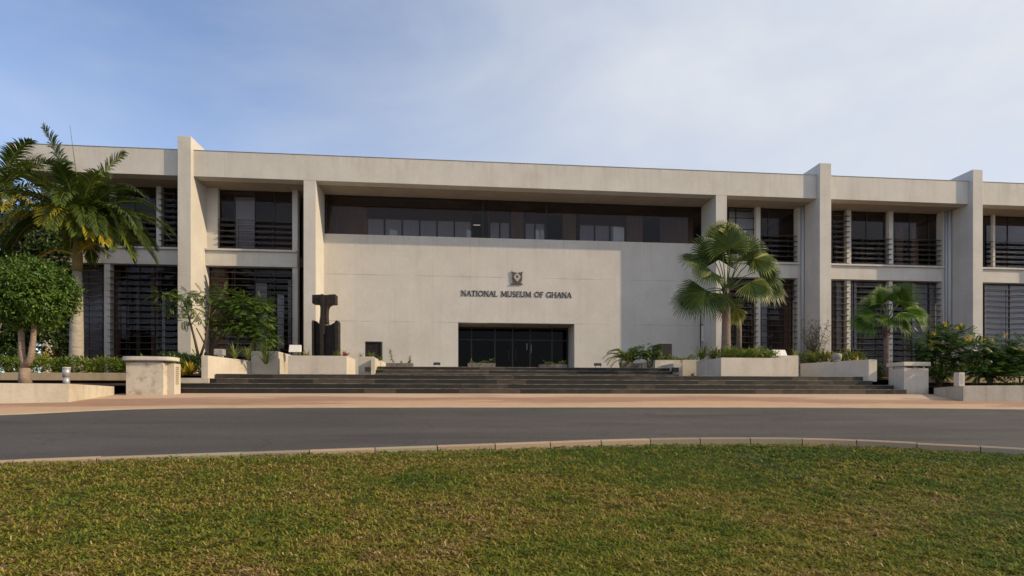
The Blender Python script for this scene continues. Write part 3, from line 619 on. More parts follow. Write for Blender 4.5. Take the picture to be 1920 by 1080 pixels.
# bay 4
spandrel(28.0, 36.1); post(1862, 1866, YG - 0.3, SP1 - 0.3, CE, dep=0.15)
window(1845, 1990, SP1, CE, mull=(1863, 1890, 1930), lz=upl); window(1845, 1990, FL, SP0, mull=(1893, 1940), lz=gfl)
# downpipes beside the fins
for (px, yy, rr) in ((1780, 29.05, 0.09), (1505, 29.05, 0.07), (1774, 29.12, 0.05)):
    x_ = X(px, yy); MB().tube([(x_, yy, 1.2), (x_, yy, CE)], rr, 12).build('downpipe', M['pipe'], bld, smooth=True)
# rooms behind the side bays: partitions, curtains, pale panels
def iw(px0, px1, yy, z0, z1, m, nm):
    yy = yy - 1.0
    z1 = min(z1, 6.9) if z0 < 7 else min(z1 - 0.3, CE - 0.02)
    MB().box(X(px0, yy), X(px1, yy), yy, yy + 0.06, z0, z1).build(nm, M[m], bld)
iw(442, 478, 31.3, 7.8, 10.9, 'pane', 'blind'); iw(481, 516, 32.3, 7.8, 10.8, 'inner', 'interior_wall'); iw(517, 546, 32.2, 7.8, 10.9, 'inner', 'interior_wall')  # first panel paints the bay's sky reflection as a bluish surface
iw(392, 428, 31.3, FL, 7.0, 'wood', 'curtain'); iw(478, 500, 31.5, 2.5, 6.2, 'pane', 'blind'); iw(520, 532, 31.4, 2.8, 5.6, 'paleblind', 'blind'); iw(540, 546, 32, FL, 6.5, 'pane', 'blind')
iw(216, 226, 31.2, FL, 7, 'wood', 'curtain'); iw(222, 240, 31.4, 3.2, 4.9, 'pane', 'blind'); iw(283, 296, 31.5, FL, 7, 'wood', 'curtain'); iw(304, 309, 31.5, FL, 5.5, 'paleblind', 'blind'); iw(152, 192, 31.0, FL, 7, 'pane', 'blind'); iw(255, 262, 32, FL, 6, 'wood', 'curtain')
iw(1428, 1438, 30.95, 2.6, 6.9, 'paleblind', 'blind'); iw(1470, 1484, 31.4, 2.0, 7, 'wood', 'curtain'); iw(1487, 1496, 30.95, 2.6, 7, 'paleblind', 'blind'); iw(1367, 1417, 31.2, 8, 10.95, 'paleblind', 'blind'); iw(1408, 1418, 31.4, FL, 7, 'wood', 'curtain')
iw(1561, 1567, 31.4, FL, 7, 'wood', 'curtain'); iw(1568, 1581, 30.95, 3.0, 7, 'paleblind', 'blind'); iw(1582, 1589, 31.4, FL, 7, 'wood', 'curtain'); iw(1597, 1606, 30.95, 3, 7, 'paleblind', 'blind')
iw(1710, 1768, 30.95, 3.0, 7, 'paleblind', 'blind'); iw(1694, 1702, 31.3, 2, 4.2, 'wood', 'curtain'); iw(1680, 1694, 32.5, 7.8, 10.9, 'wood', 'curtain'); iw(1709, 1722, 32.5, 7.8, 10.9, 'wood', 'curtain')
iw(1846, 1990, 30.95, 2.2, 7, 'paleblind', 'blind'); iw(1445, 1470, 32, FL, 6.9, 'inner', 'interior_wall')  # broad pale bluish panel close behind the far right glass
for (px, py) in ((1453, 429), (1598, 437), (1625, 441), (1686, 412), (1697, 414), (1697, 438), (1690, 442)):
    p = P(px, py, 34.0); MB().box(p.x - 0.06, p.x + 0.06, 34, 34.05, p.z - 0.025, p.z + 0.025).build('ceiling_lamp', M['lamp'], bld)
# wall lamp strip and conduit by the right pillar
wl = thing('wall_lamp', P(1319, 640, YW - 0.1), 'tall thin pale wall lamp beside a dark conduit left of the right pillar', 'wall lamp')
a = P(1316, 640, YW - 0.12); b = P(1322, 610, YW - 0.12); MB().box(a.x, b.x, YW - 0.12, YW - 0.03, a.z, b.z).build('lamp_tube', M['white'], wl)
MB().box(a.x - 0.05, b.x + 0.03, YW - 0.13, YW - 0.005, b.z + 0.003, b.z + 0.04).build('bracket', M['iron'], wl)
cx = X(1313.5, YW - 0.03); MB().tube([(cx, YW - 0.03, 1.6), (cx, YW - 0.03, 6.2)], 0.022, 6).build('conduit', M['iron'], wl)

# ------------------------------------------------------------------ lettering
sg = thing('wall_lettering', P(968, 558, YW - 0.02), 'bronze capital letters reading NATIONAL MUSEUM OF GHANA on the white wall above the entrance', 'lettering')
def stroke(mb, pts, w0, y0, y1, w1=None):
    w1 = w1 or w0
    for k in range(len(pts) - 1):
        a = Vector(pts[k]); b = Vector(pts[k + 1]); d = (b - a)
        if d.length < 1e-6: continue
        d.normalize(); n_ = Vector((-d.y, d.x)); ext = min(w0, w1) * 0.15
        a2 = a - d * ext; b2 = b + d * ext; wa = w0 + (w1 - w0) * k / max(1, len(pts) - 1); yo = 0.0004 * (k % 3)
        mb.xzprism([tuple(a2 - n_ * wa / 2), tuple(b2 - n_ * wa / 2), tuple(b2 + n_ * wa / 2), tuple(a2 + n_ * wa / 2)], y0 - yo, y1)
def arc(cx_, cy_, rx, ry, a0, a1, n=14): return [(cx_ + rx * math.cos(R(a0 + (a1 - a0) * k / n)), cy_ + ry * math.sin(R(a0 + (a1 - a0) * k / n))) for k in range(n + 1)]
TK, TN, SF = 0.15, 0.075, 0.055
def ser(x_, y_, w_=0.30): return ([(x_ - w_ / 2, y_), (x_ + w_ / 2, y_)], SF)
GL = {  # glyph: width, list of (points, width) in cap height units
 'N': (0.86, [([(0.13, 0.03), (0.13, 0.97)], TN), ([(0.13, 0.97), (0.72, 0.03)], TK), ([(0.72, 0.03), (0.72, 0.97)], TN), ser(0.13, 0.03), ser(0.10, 0.97, 0.22), ser(0.72, 0.97)]),
 'A': (0.82, [([(0.10, 0.03), (0.42, 0.98)], TN), ([(0.42, 0.98), (0.72, 0.03)], TK), ([(0.22, 0.36), (0.62, 0.36)], SF), ser(0.10, 0.03, 0.26), ser(0.72, 0.03)]),
 'T': (0.72, [([(0.36, 0.03), (0.36, 0.97)], TK), ([(0.04, 0.965), (0.68, 0.965)], SF * 1.2), ([(0.05, 0.82), (0.05, 0.97)], SF), ([(0.67, 0.82), (0.67, 0.97)], SF), ser(0.36, 0.03, 0.32)]),
 'I': (0.36, [([(0.18, 0.03), (0.18, 0.97)], TK), ser(0.18, 0.03, 0.32), ser(0.18, 0.97, 0.32)]),
 'O': (0.94, [(arc(0.47, 0.5, 0.36, 0.45, 60, 240), TK * 0.9), (arc(0.47, 0.5, 0.36, 0.45, 240, 420), TK * 0.9)]),
 'L': (0.64, [([(0.16, 0.03), (0.16, 0.97)], TK), ([(0.04, 0.035), (0.58, 0.035)], SF * 1.2), ([(0.58, 0.03), (0.60, 0.2)], SF), ser(0.16, 0.97, 0.32)]),
 'M': (1.04, [([(0.14, 0.03), (0.20, 0.97)], TN), ([(0.20, 0.97), (0.52, 0.10)], TK), ([(0.52, 0.10), (0.84, 0.97)], TN), ([(0.84, 0.97), (0.90, 0.03)], TK), ser(0.14, 0.03, 0.26), ser(0.90, 0.03), ser(0.15, 0.97, 0.2), ser(0.89, 0.97, 0.2)]),
 'U': (0.84, [([(0.15, 0.97), (0.15, 0.34)] + arc(0.42, 0.34, 0.27, 0.30, 180, 360)[1:], TK), ([(0.69, 0.34), (0.69, 0.97)], TN), ser(0.15, 0.97), ser(0.69, 0.97, 0.26)]),
 'S': (0.60, [(arc(0.30, 0.74, 0.19, 0.21, 30, 250, 10), TK * 0.8), (arc(0.28, 0.27, 0.21, 0.23, 75, -150, 10), TK * 0.9), ([(0.23, 0.55), (0.34, 0.48)], TK)]),
 'E': (0.66, [([(0.16, 0.03), (0.16, 0.97)], TK), ([(0.04, 0.035), (0.58, 0.035)], SF * 1.2), ([(0.04, 0.965), (0.56, 0.965)], SF * 1.2), ([(0.16, 0.52), (0.46, 0.52)], SF), ([(0.58, 0.03), (0.60, 0.18)], SF), ([(0.56, 0.97), (0.57, 0.82)], SF), ([(0.46, 0.44), (0.46, 0.60)], SF)]),
 'F': (0.62, [([(0.16, 0.03), (0.16, 0.97)], TK), ([(0.04, 0.965), (0.56, 0.965)], SF * 1.2), ([(0.16, 0.52), (0.46, 0.52)], SF), ([(0.56, 0.97), (0.57, 0.82)], SF), ([(0.46, 0.44), (0.46, 0.60)], SF), ser(0.16, 0.03, 0.32)]),
 'G': (0.88, [(arc(0.46, 0.5, 0.36, 0.45, 45, 300), TK * 0.9), ([(0.72, 0.42), (0.72, 0.10)], TK), ([(0.55, 0.44), (0.82, 0.44)], SF), ([(0.64, 0.12), (0.72, 0.16)], SF), ([(0.72, 0.78), (0.72, 0.93)], SF)]),
 'H': (0.88, [([(0.15, 0.03), (0.15, 0.97)], TK), ([(0.73, 0.03), (0.73, 0.97)], TK), ([(0.15, 0.52), (0.73, 0.52)], SF), ser(0.15, 0.03, 0.3), ser(0.73, 0.03, 0.3), ser(0.15, 0.97, 0.3), ser(0.73, 0.97, 0.3)]),
}
CAP = 0.292; zb_ = Z(968, 556.8, YW)
for word, p0, p1 in (('NATIONAL', 864.6, 933.5), ('MUSEUM', 939, 996.4), ('OF', 1001.8, 1019.4), ('GHANA', 1024, 1072)):
    x0, x1 = X(p0, YW), X(p1, YW); tot = sum(GL[c][0] for c in word); s_ = (x1 - x0) / tot; cur = x0
    for c in word:
        mb = MB()
        for pts, wd in GL[c][1]: stroke(mb, [(cur + q[0] * s_, zb_ + q[1] * CAP) for q in pts], wd * CAP * 0.98, YW - 0.03, YW - 0.008)
        mb.build('letter', M['letter'], sg); cur += GL[c][0] * s_
em = thing('wall_emblem', P(969, 534, YW - 0.02), 'small dark shield emblem with pale diamond on the white wall above the lettering', 'emblem')
def EP(px, py): return (X(px, YW), Z(px, py, YW))
sh = [EP(*q) for q in ((957.5, 533.5), (980, 533.8), (980, 532.2), (976, 531.8), (978.5, 526), (978.8, 514), (980.5, 509.5), (976.5, 511), (969.5, 512), (962.5, 510.6), (958.6, 508.5), (960.2, 513.5), (960.4, 526), (963, 531.6), (957.5, 532))]
MB().xzprism(sh, YW - 0.07, YW - 0.015).build('shield', M['bronze'], em)
dm = [EP(*q) for q in ((969.5, 529.2), (974, 524), (976, 519.8), (974.2, 516.4), (971, 513.5), (969.6, 511.4), (968, 513.5), (964.6, 516.4), (962.8, 520), (965, 524))]
MB().xzprism(dm, YW - 0.095, YW - 0.072).build('diamond', M['silver'], em)
c_ = EP(969.4, 519.3); MB().xzprism([(c_[0] + 0.055 * math.cos(a), c_[1] + 0.075 * math.sin(a)) for a in [2 * math.pi * k / 12 for k in range(12)]], YW - 0.105, YW - 0.096).build('boss', M['bronze'], em)

# ================================================================== STEPS, LANDINGS
st = thing('entrance_steps', (3.8, 21.0, 0.32), 'wide flight of dark stone steps rising from the brick pavement to the museum entrance', 'steps')
LV = [0.318, 0.506, 0.692, 0.878, 1.064]
ext = [(-10.30, 17.85, 20.98), (-10.30, 17.60, 21.35), (-9.12, 16.95, 21.70), (-9.05, 16.85, 22.05)]
for k, (a, b, y0) in enumerate(ext):
    y1 = ext[k + 1][2] + 0.02 if k < 3 else 25.0
    q = MB().box(a, b, y0, y1, LV[k] - 0.3, LV[k + 1] - 0.022).build('step', M['stone'], st)
    MB().box(a, b, y0 - 0.012, y1, LV[k + 1] - 0.021, LV[k + 1]).build('tread', M['nosing'], q)
U = [1.064, 1.23, 1.395, 1.56]
ux0, ux1 = X(708, 25.0), X(1262, 25.0)
for k in range(3):
    y0 = 24.3 + 0.35 * k; y1 = 29.58 if k == 2 else y0 + 0.37
    q = MB().box(ux0, ux1, y0, y1, U[k] - 0.2, U[k + 1] - 0.022).build('step', M['stone'], st)
    MB().box(ux0, ux1, y0 - 0.012, y1, U[k + 1] - 0.021, U[k + 1]).build('tread', M['nosing'], q)
MB().box(EX0, EX1, 29.59, 31.5, 1.2, 1.556).build('landing', M['stone'], st)
a = P(325, 719, 21.65); MB().box(X(325, 21.62), -9.13, 21.62, 22.6, 0.70, 0.885).build('beige_ledge', M['plant_conc'], st)
MB().box(-10.30, X(325, 21.62) - 0.003, 21.66, 22.2, 0.70, 0.87).build('step', M['stone'], st)

# ================================================================== PIERS, WALLS, PLANTERS
pr = thing('pier', (-10.5, 20.4, 0.25), 'stained concrete pier with a rounded overhanging slab top at the left end of the steps', 'pier')
MB().box(-11.12, -9.92, 20.05, 20.75, 0.1, 1.33).build('base', M['pier'], pr, bevel=0.012)
MB().box(-9.918, -9.70, 20.3, 20.75, 0.2, 1.325).build('side_fin', M['plant_conc'], pr)
gr = MB()
for k in range(9): gr.box(-9.70, -9.685, 20.42, 20.62, 0.62 + 0.07 * k, 0.665 + 0.07 * k)
gr.build('grille', M['bench'], pr)
MB().box(-10.9, -10.1, 20.2, 20.65, 1.331, 1.40).build('neck', M['conc'], pr)
cap = []
for k in range(28):
    a_ = 2 * math.pi * k / 28; c_, s2 = math.cos(a_), math.sin(a_); cap.append((-10.46 + 0.84 * math.copysign(abs(c_) ** 0.45, c_), 20.35 + 0.42 * math.copysign(abs(s2) ** 0.6, s2)))
MB().prism(cap, 1.402, 1.53).build('slab_top', M['conc'], pr, bevel=0.02)
pr = thing('pier', (18.4, 21.5, 0.3), 'clean square concrete pier with a raised flat cap at the right end of the steps', 'pier')
MB().box(17.86, 18.93, 21.12, 21.95, 0.1, 1.37).build('base', M['plant_conc'], pr, bevel=0.012)
sp_ = MB()
for x_ in (18.0, 18.4, 18.8): sp_.box(x_ - 0.03, x_ + 0.03, 21.2, 21.8, 1.371, 1.46)
sp_.box(17.95, 18.85, 21.4, 21.75, 1.372, 1.455)
sp_.build('spacer', M['conc'], pr)
MB().box(17.80, 18.97, 21.06, 22.0, 1.462, 1.62).build('cap', M['plant_conc'], pr, bevel=0.012)

def wall_prism(name, poly, z0, z1, m, label, cat, group=None, bevel=0.012):
    o = MB().prism(poly, z0, z1).build(name, M[m], None, bevel=bevel); tag(o, label, cat, group); return o
# left low boundary walls
ZT = 0.53
wall_prism('low_wall', [(-24.0, 13.9), (-11.22, 17.44), (-11.59, 20.25), (-11.85, 20.25), (-11.50, 17.62), (-24.1, 14.2)], -1.2, ZT, 'lowwall', 'low weathered concrete wall bending back along the brick pavement at the far left', 'wall')
wall_prism('low_wall', [(18.95, 20.9), (17.28, 17.85), (27.0, 15.7), (27.1, 16.0), (17.62, 18.1), (19.2, 20.9)], -0.9, 0.565, 'lowwall', 'low weathered concrete wall turning the corner right of the square pier', 'wall')
# soil behind the low walls
s1 = MB(); s1.face([(-40, 9.5, 0.42), (-24.05, 14.05, 0.50), (-11.4, 17.55, 0.51), (-11.7, 20.3, 0.56), (-11.1, 20.9, 0.6), (-11.1, 22.1, 0.68), (-40, 22.1, 0.68)])
s1.face([(-40, 22.25, 1.05), (-9.4, 22.25, 1.0), (-8.4, 24.5, 1.2), (-7.4, 28, 1.4), (-7.4, 31.0, 1.4), (-40, 31.0, 1.4)])
struct(s1.build('planting_soil', M['soil']))
s2 = MB(); s2.face([(19.0, 20.9, 0.60), (17.45, 18.0, 0.54), (27.05, 15.9, 0.54), (40, 14, 0.5), (40, 22.5, 0.68), (18.9, 22.5, 0.68)])
s2.face([(16.9, 22.3, 0.95), (40, 22.65, 1.0), (40, 31, 1.4), (13.9, 31, 1.4), (13.9, 25.2, 1.2), (15.6, 24.7, 1.2)])
struct(s2.build('planting_soil', M['soil']))
# overhanging bench walls
def bench(x0, x1, y0, zb0, zt0, lab):
    o = thing('bench_wall', ((x0 + x1) / 2, y0, 0.6), lab, 'bench wall')
    MB().box(x0, x1, y0, y0 + 0.55, zb0, zt0).build('slab', M['bench'], o, bevel=0.01)
    MB().box(x0, x1, y0 + 0.45, y0 + 0.6, 0.4, zb0 - 0.002).build('plinth', M['dark'], o)  # dark strip stands in for the shadow under the overhanging slab
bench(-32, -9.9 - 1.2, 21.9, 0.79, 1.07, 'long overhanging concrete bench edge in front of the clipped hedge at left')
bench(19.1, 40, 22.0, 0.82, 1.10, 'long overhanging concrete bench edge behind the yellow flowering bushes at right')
# planter A, angled
wall_prism('planter_wall', [(-9.43, 21.72), (-9.19, 21.72), (-8.58, 24.3), (-8.85, 24.4), (-9.43, 22.2)], 0.85, 1.715, 'plant_conc', 'slanting concrete planter wall at the left edge of the upper steps', 'planter wall')
wall_prism('planter', [(-8.59, 24.32), (-7.50, 24.32), (-7.50, 26.6), (-8.59, 26.6)], 0.95, 2.12, 'plant_conc', 'tall square concrete planter between the slanting wall and the sculpture planter', 'planter')
def planter(name, x0, x1, y0, y1, z0, z1, lab, th=0.16, m='plant_conc'):
    o = thing(name, ((x0 + x1) / 2, y0, z0), lab, 'planter')
    b = MB(); n = [(x0, y0), (x1, y0), (x1, y1), (x0, y1)]; i_ = [(x0 + th, y0 + th), (x1 - th, y0 + th), (x1 - th, y1 - th), (x0 + th, y1 - th)]
    b.box(x0, x1, y0, y0 + th, z0, z1); b.box(x0, x1, y1 - th, y1, z0, z1); b.box(x0, x0 + th, y0 + th, y1 - th, z0, z1); b.box(x1 - th, x1, y0 + th, y1 - th, z0, z1)
    b.build('box', M[m], o, bevel=0.008)
    MB().box(x0 + th + 0.002, x1 - th - 0.002, y0 + th + 0.002, y1 - th - 0.002, z0, z1 - 0.06).build('soil', M['soil'], o)
    return o
planter('planter', -6.52, -4.32, 22.35, 24.2, 1.04, 1.79, 'wide white concrete planter carrying the black sculpture left of the entrance')
planter('planter', X(672, 25.0), X(700, 25.0) , 25.0, 27.7, 1.0, 1.98, 'stepped white concrete planter under the black square box left of the entrance')
wall_prism('planter_wall', [(X(696, 24.6), 24.5), (X(703, 24.5), 24.5), (X(723, 27.6), 27.6), (X(718, 27.6), 27.6)], 1.0, [1.9, 1.9, 1.9, 1.9], 'plant_conc', 'thin white wing wall beside the upper steps, right of the black square box', 'planter wall')
MB().box(X(683, 24.2), X(708, 24.2), 24.1, 24.48, 1.0, 1.16).build('plinth_block', M['plant_conc'])
tag(bpy.data.objects['plinth_block'], 'low white concrete kerb block at the left foot of the upper steps', 'block')
# right side
planter('planter', 10.79, 13.72, 22.38, 24.4, 1.04, 1.84, 'wide white concrete planter holding the tall fan palm right of the entrance')
wall_prism('planter_block', [(13.40, 23.3), (14.75, 23.3), (14.75, 24.9), (13.40, 24.9)], 1.0, 2.03, 'plant_conc', 'plain concrete block rising behind the right end of the fan palm planter', 'block')
wall_prism('planter_wall', [(16.90, 21.85), (17.27, 21.85), (17.27, 22.4), (15.9, 24.7), (15.6, 24.5)], 0.85, 1.765, 'plant_conc', 'slanting concrete planter wall at the right edge of the upper steps', 'planter wall')
x_ = X(1318, 23.8); wall_prism('planter_stub', [(x_, 23.6), (x_ + 0.42, 23.6), (x_ + 0.42, 24.5), (x_, 24.5)], 1.0, 1.86, 'plant_conc', 'narrow white concrete stub under the drooping plant left of the fan palm planter', 'block')
wall_prism('planter_stub', [(x_ - 0.1, 23.2), (x_ + 0.25, 23.2), (x_ + 0.25, 23.58), (x_ - 0.1, 23.58)], 1.0, 1.17, 'plant_conc', 'small white foot block below the drooping plant at the steps', 'block')
planter('planter', X(1228, 26.2), X(1312, 26.2), 26.2, 28.8, 1.2, 2.02, 'low grey concrete planter in shade below the black box right of the entrance')
wall_prism('planter_wall', [(X(1262, 24.6), 24.6), (X(1279, 24.6), 24.6), (X(1279, 24.6), 26.18), (X(1262, 24.6), 26.18)], 1.0, 1.75, 'plant_conc', 'short white wing wall beside the right end of the upper steps', 'planter wall')
wall_prism('planter_wall', [(X(1280, 25.2), 25.2), (X(1313, 25.2), 25.2), (X(1313, 25.2), 25.5), (X(1280, 25.2), 25.5)], 1.0, 1.95, 'plant_conc', 'recessed white wall panel left of the drooping plant', 'planter wall')
# stone troughs on the terrace
tro = [(724, 774, 25.6, 'dark stone trough with two leafy sprigs, leftmost of three on the terrace'), (877, 929, 25.9, 'dark stone trough of low reddish plants standing left of the entrance doors'), (1012, 1064, 26.6, 'dark stone trough of low green plants standing right of the entrance doors')]
for (p0, p1, yy, lab) in tro:
    x0, x1 = X(p0, yy), X(p1, yy); z1 = Z(p0, 680.5 if p0 < 1000 else 683, yy)
    o = planter('stone_trough', x0, x1, yy, yy + 0.45, FL, z1, lab, th=0.06, m='trough'); o['group'] = 'stone troughs on the terrace'; o['category'] = 'trough'
x0 = X(1167, 26.4); o = planter('stone_trough', x0, X(1205, 26.4), 26.4, 26.9, FL, Z(1180, 681, 26.4), 'pale stone trough under the spreading cycad', th=0.06, m='trough'); o['category'] = 'trough'

# lights ---------------------------------------------------------------
def flood(px0, px1, py0, py1, yy, z0, lab, m='iron', group=None, legs=True, back=0.25, tilt=0.12):
    x0, x1 = X(px0, yy), X(px1, yy); zt = Z(px0, py0, yy); zb0 = Z(px0, py1, yy)
    o = thing('floodlight', ((x0 + x1) / 2, yy + 0.1, z0), lab, 'floodlight', group)
    b = MB(); b.v = [(x0, yy, zb0), (x1, yy, zb0), (x1, yy + back, zb0 + 0.03), (x0, yy + back, zb0 + 0.03), (x0, yy + tilt, zt), (x1, yy + tilt, zt), (x1, yy + back, zt - 0.02), (x0, yy + back, zt - 0.02)]
    b.f = [(0, 3, 2, 1), (4, 5, 6, 7), (0, 1, 5, 4), (1, 2, 6, 5), (2, 3, 7, 6), (3, 0, 4, 7)]; b.r = [0.5] * 6
    b.build('housing', M[m], o, bevel=0.008)
    if legs and zb0 - z0 > 0.02:
        for x_ in (x0 + 0.03, x1 - 0.05): MB().box(x_, x_ + 0.02, yy + 0.08, yy + 0.12, z0, zb0 + 0.02).build('bracket', M['steel'], o)
    return o
flood(812.5, 825.5, 679, 684.5, 26.5, FL, 'small black floodlight on the terrace left of the entrance doors', group='small black floodlights')
flood(1116, 1128.5, 680.5, 686, 26.5, FL, 'small black floodlight on the terrace right of the entrance doors', group='small black floodlights')
flood(541, 563, 646, 660, 24.9, 1.7, 'white floodlight facing out beside the sculpture planter, left of the black sculpture', 'white', back=0.2)
flood(1453, 1477, 655, 668, 23.6, 2.03, 'white floodlight tilted on the concrete block beside the tall fan palm', 'white', back=0.3, tilt=0.2)
flood(684, 695, 688, 697, 24.4, 1.1, 'little black cube lamp set in the white planter left of the upper steps', back=0.2, legs=False, tilt=0.0)
flood(1262, 1273, 689, 698, 24.35, 1.1, 'little black cube lamp set at the right end of the upper steps', back=0.2, legs=False, tilt=0.0)
# concrete box lamps on slanting walls
def boxlamp(px0, px1, py0, py1, yy, lab, rounded):
    x0, x1 = X(px0, yy), X(px1, yy); z0, z1 = Z(px0, py1, yy), Z(px0, py0, yy); cx_ = (x0 + x1) / 2; r_ = (x1 - x0) / 2
    o = thing('garden_lamp', (cx_, yy + 0.2, z0), lab, 'garden lamp')
    if rounded:
        MB().tube([(cx_, yy + 0.2, z0), (cx_, yy + 0.2, z0 + (z1 - z0) * 0.6), (cx_, yy + 0.2, z1 - 0.03), (cx_, yy + 0.2, z1)], [r_ * 0.9, r_, r_ * 0.95, r_ * 0.6], 16).build('drum', M['greyc'], o, smooth=True)
    else:
        MB().box(x0, x1, yy, yy + 0.3, z0, z1).build('drum', M['greyc'], o, bevel=0.03)
    MB().tube([(cx_, yy + 0.2, z0 - 0.04), (cx_, yy + 0.2, z0 - 0.001)], r_ * 0.7, 12).build('foot', M['conc'], o)
boxlamp(400, 418, 654, 666, 22.6, 'small grey block lamp on the slanting left planter wall', False)
boxlamp(1567, 1583, 662, 674, 22.9, 'small rounded grey lamp on the slanting right planter wall', True)
# bollards
bo = thing('bollard_lamp', P(124.5, 722, 17.9), 'round grey metal bollard lamp standing on the left low wall', 'bollard')
c_ = P(124.5, 722, 17.9); rr = 0.10
MB().tube([(c_.x, c_.y, c_.z - 0.03), (c_.x, c_.y, c_.z + 0.24)], rr * 0.86, 18).build('post', M['steel'], bo, smooth=True)
MB().tube([(c_.x, c_.y, c_.z + 0.241), (c_.x, c_.y, c_.z + 0.50)], rr, 18).build('head', M['steel'], bo, smooth=True)
MB().tube([(c_.x, c_.y, c_.z + 0.501), (c_.x, c_.y, c_.z + 0.53)], rr * 1.06, 18).build('cap', M['conc'], bo, smooth=True)
c_ = P(1798.5, 722.5, 18.3)
bo = thing('bollard_lamp', c_, 'square white bollard lamp with dark slots standing on the right low wall', 'bollard')
MB().box(c_.x - 0.11, c_.x + 0.11, c_.y - 0.11, c_.y + 0.11, c_.z - 0.03, c_.z + 0.45).build('post', M['plant_conc'], bo, bevel=0.01)
slots = MB()
for k, (dx, w_) in enumerate(((0.0, 0.05), (0.02, 0.06), (-0.01, 0.07), (0.015, 0.05), (0, 0.06))):
    slots.box(c_.x + dx - w_, c_.x + dx + w_ * 0.7, c_.y - 0.118, c_.y - 0.111, c_.z + 0.05 + 0.075 * k, c_.z + 0.10 + 0.075 * k)
slots.build('slots', M['steel'], bo)

# ------------------------------------------------------------------ black sculptures
def SP(px, py, yy=23.15): return (X(px, yy), Z(px, py, yy))
sc_ = thing('black_sculpture', (X(609, 23.3), 23.35, 1.74), 'tall black abstract sculpture with T shaped head and horned body on the white planter', 'sculpture')
MB().xzprism([SP(*q) for q in ((585, 568.5), (585, 552.6), (600, 552), (610, 553), (620, 551.8), (629, 551.6), (629, 568.8), (620, 569.5), (615, 572), (612.5, 578), (612, 592), (613, 606), (598, 606), (600.5, 590), (600.5, 576), (599, 571.5), (596, 569))][::-1], 23.15, 23.6).build('head', M['black'], sc_, bevel=0.012)
body = [(584.5, 667), (584.5, 603), (586, 599.5), (590, 600.5), (595, 605), (600, 607.5), (606, 608), (613, 608.5), (619, 607.5), (625, 604), (630, 600), (633, 600.6), (634, 604), (634, 667)]
MB().xzprism([SP(*q) for q in body][::-1], 23.3, 23.62).build('body', M['black'], sc_, bevel=0.01)
MB().xzprism([SP(*q, 23.05) for q in ((628.5, 667), (627.5, 640), (627, 604), (630, 600.2), (633.2, 601), (634, 606), (634, 667))][::-1], 23.05, 23.298).build('side_flange', M['black'], sc_, bevel=0.01)
MB().xzprism([SP(*q, 23.05) for q in ((584.5, 667), (584.3, 604), (585.8, 599.8), (588, 601), (588.4, 667))][::-1], 23.05, 23.298).build('side_flange', M['black'], sc_, bevel=0.01)
MB().xzprism([SP(*q, 23.0) for q in ((599.5, 667), (600, 628), (598.5, 612), (600, 600), (600.8, 552), (603, 550.8), (606.8, 552), (607, 600), (607.5, 626), (605, 629), (604.8, 667))][::-1], 23.0, 23.29).build('rib', M['black'], sc_, bevel=0.01)
x0, x1 = X(685, 26.4), X(716, 26.4)
bx_ = thing('black_box_sculpture', ((x0 + x1) / 2, 26.6, 1.95), 'black square box sculpture standing on the planter left of the entrance', 'sculpture')
zt = Z(700, 640.5, 26.4); MB().box(x0, x1, 26.4, 26.62, 1.93, zt).build('slab', M['black'], bx_, bevel=0.01)
fr_ = MB(); fr_.box(x0, x0 + 0.05, 26.34, 26.399, 1.93, zt); fr_.box(x1 - 0.05, x1, 26.34, 26.399, 1.93, zt); fr_.box(x0 + 0.05, x1 - 0.05, 26.34, 26.399, zt - 0.05, zt); fr_.build('rim', M['iron'], bx_)
x0, x1 = X(1236, 26.9), X(1260, 26.9)
bx_ = thing('black_box_sculpture', ((x0 + x1) / 2, 27, 1.96), 'black cube sculpture half hidden by the cycad right of the entrance', 'sculpture')
zt = Z(1240, 644.5, 26.9); MB().box(x0, x1, 26.9, 27.9, 1.94, zt).build('slab', M['black'], bx_, bevel=0.01)
MB().box(x0 + 0.04, x1 - 0.04, 26.84, 26.899, 2.0, zt - 0.05).build('panel', M['iron'], bx_)

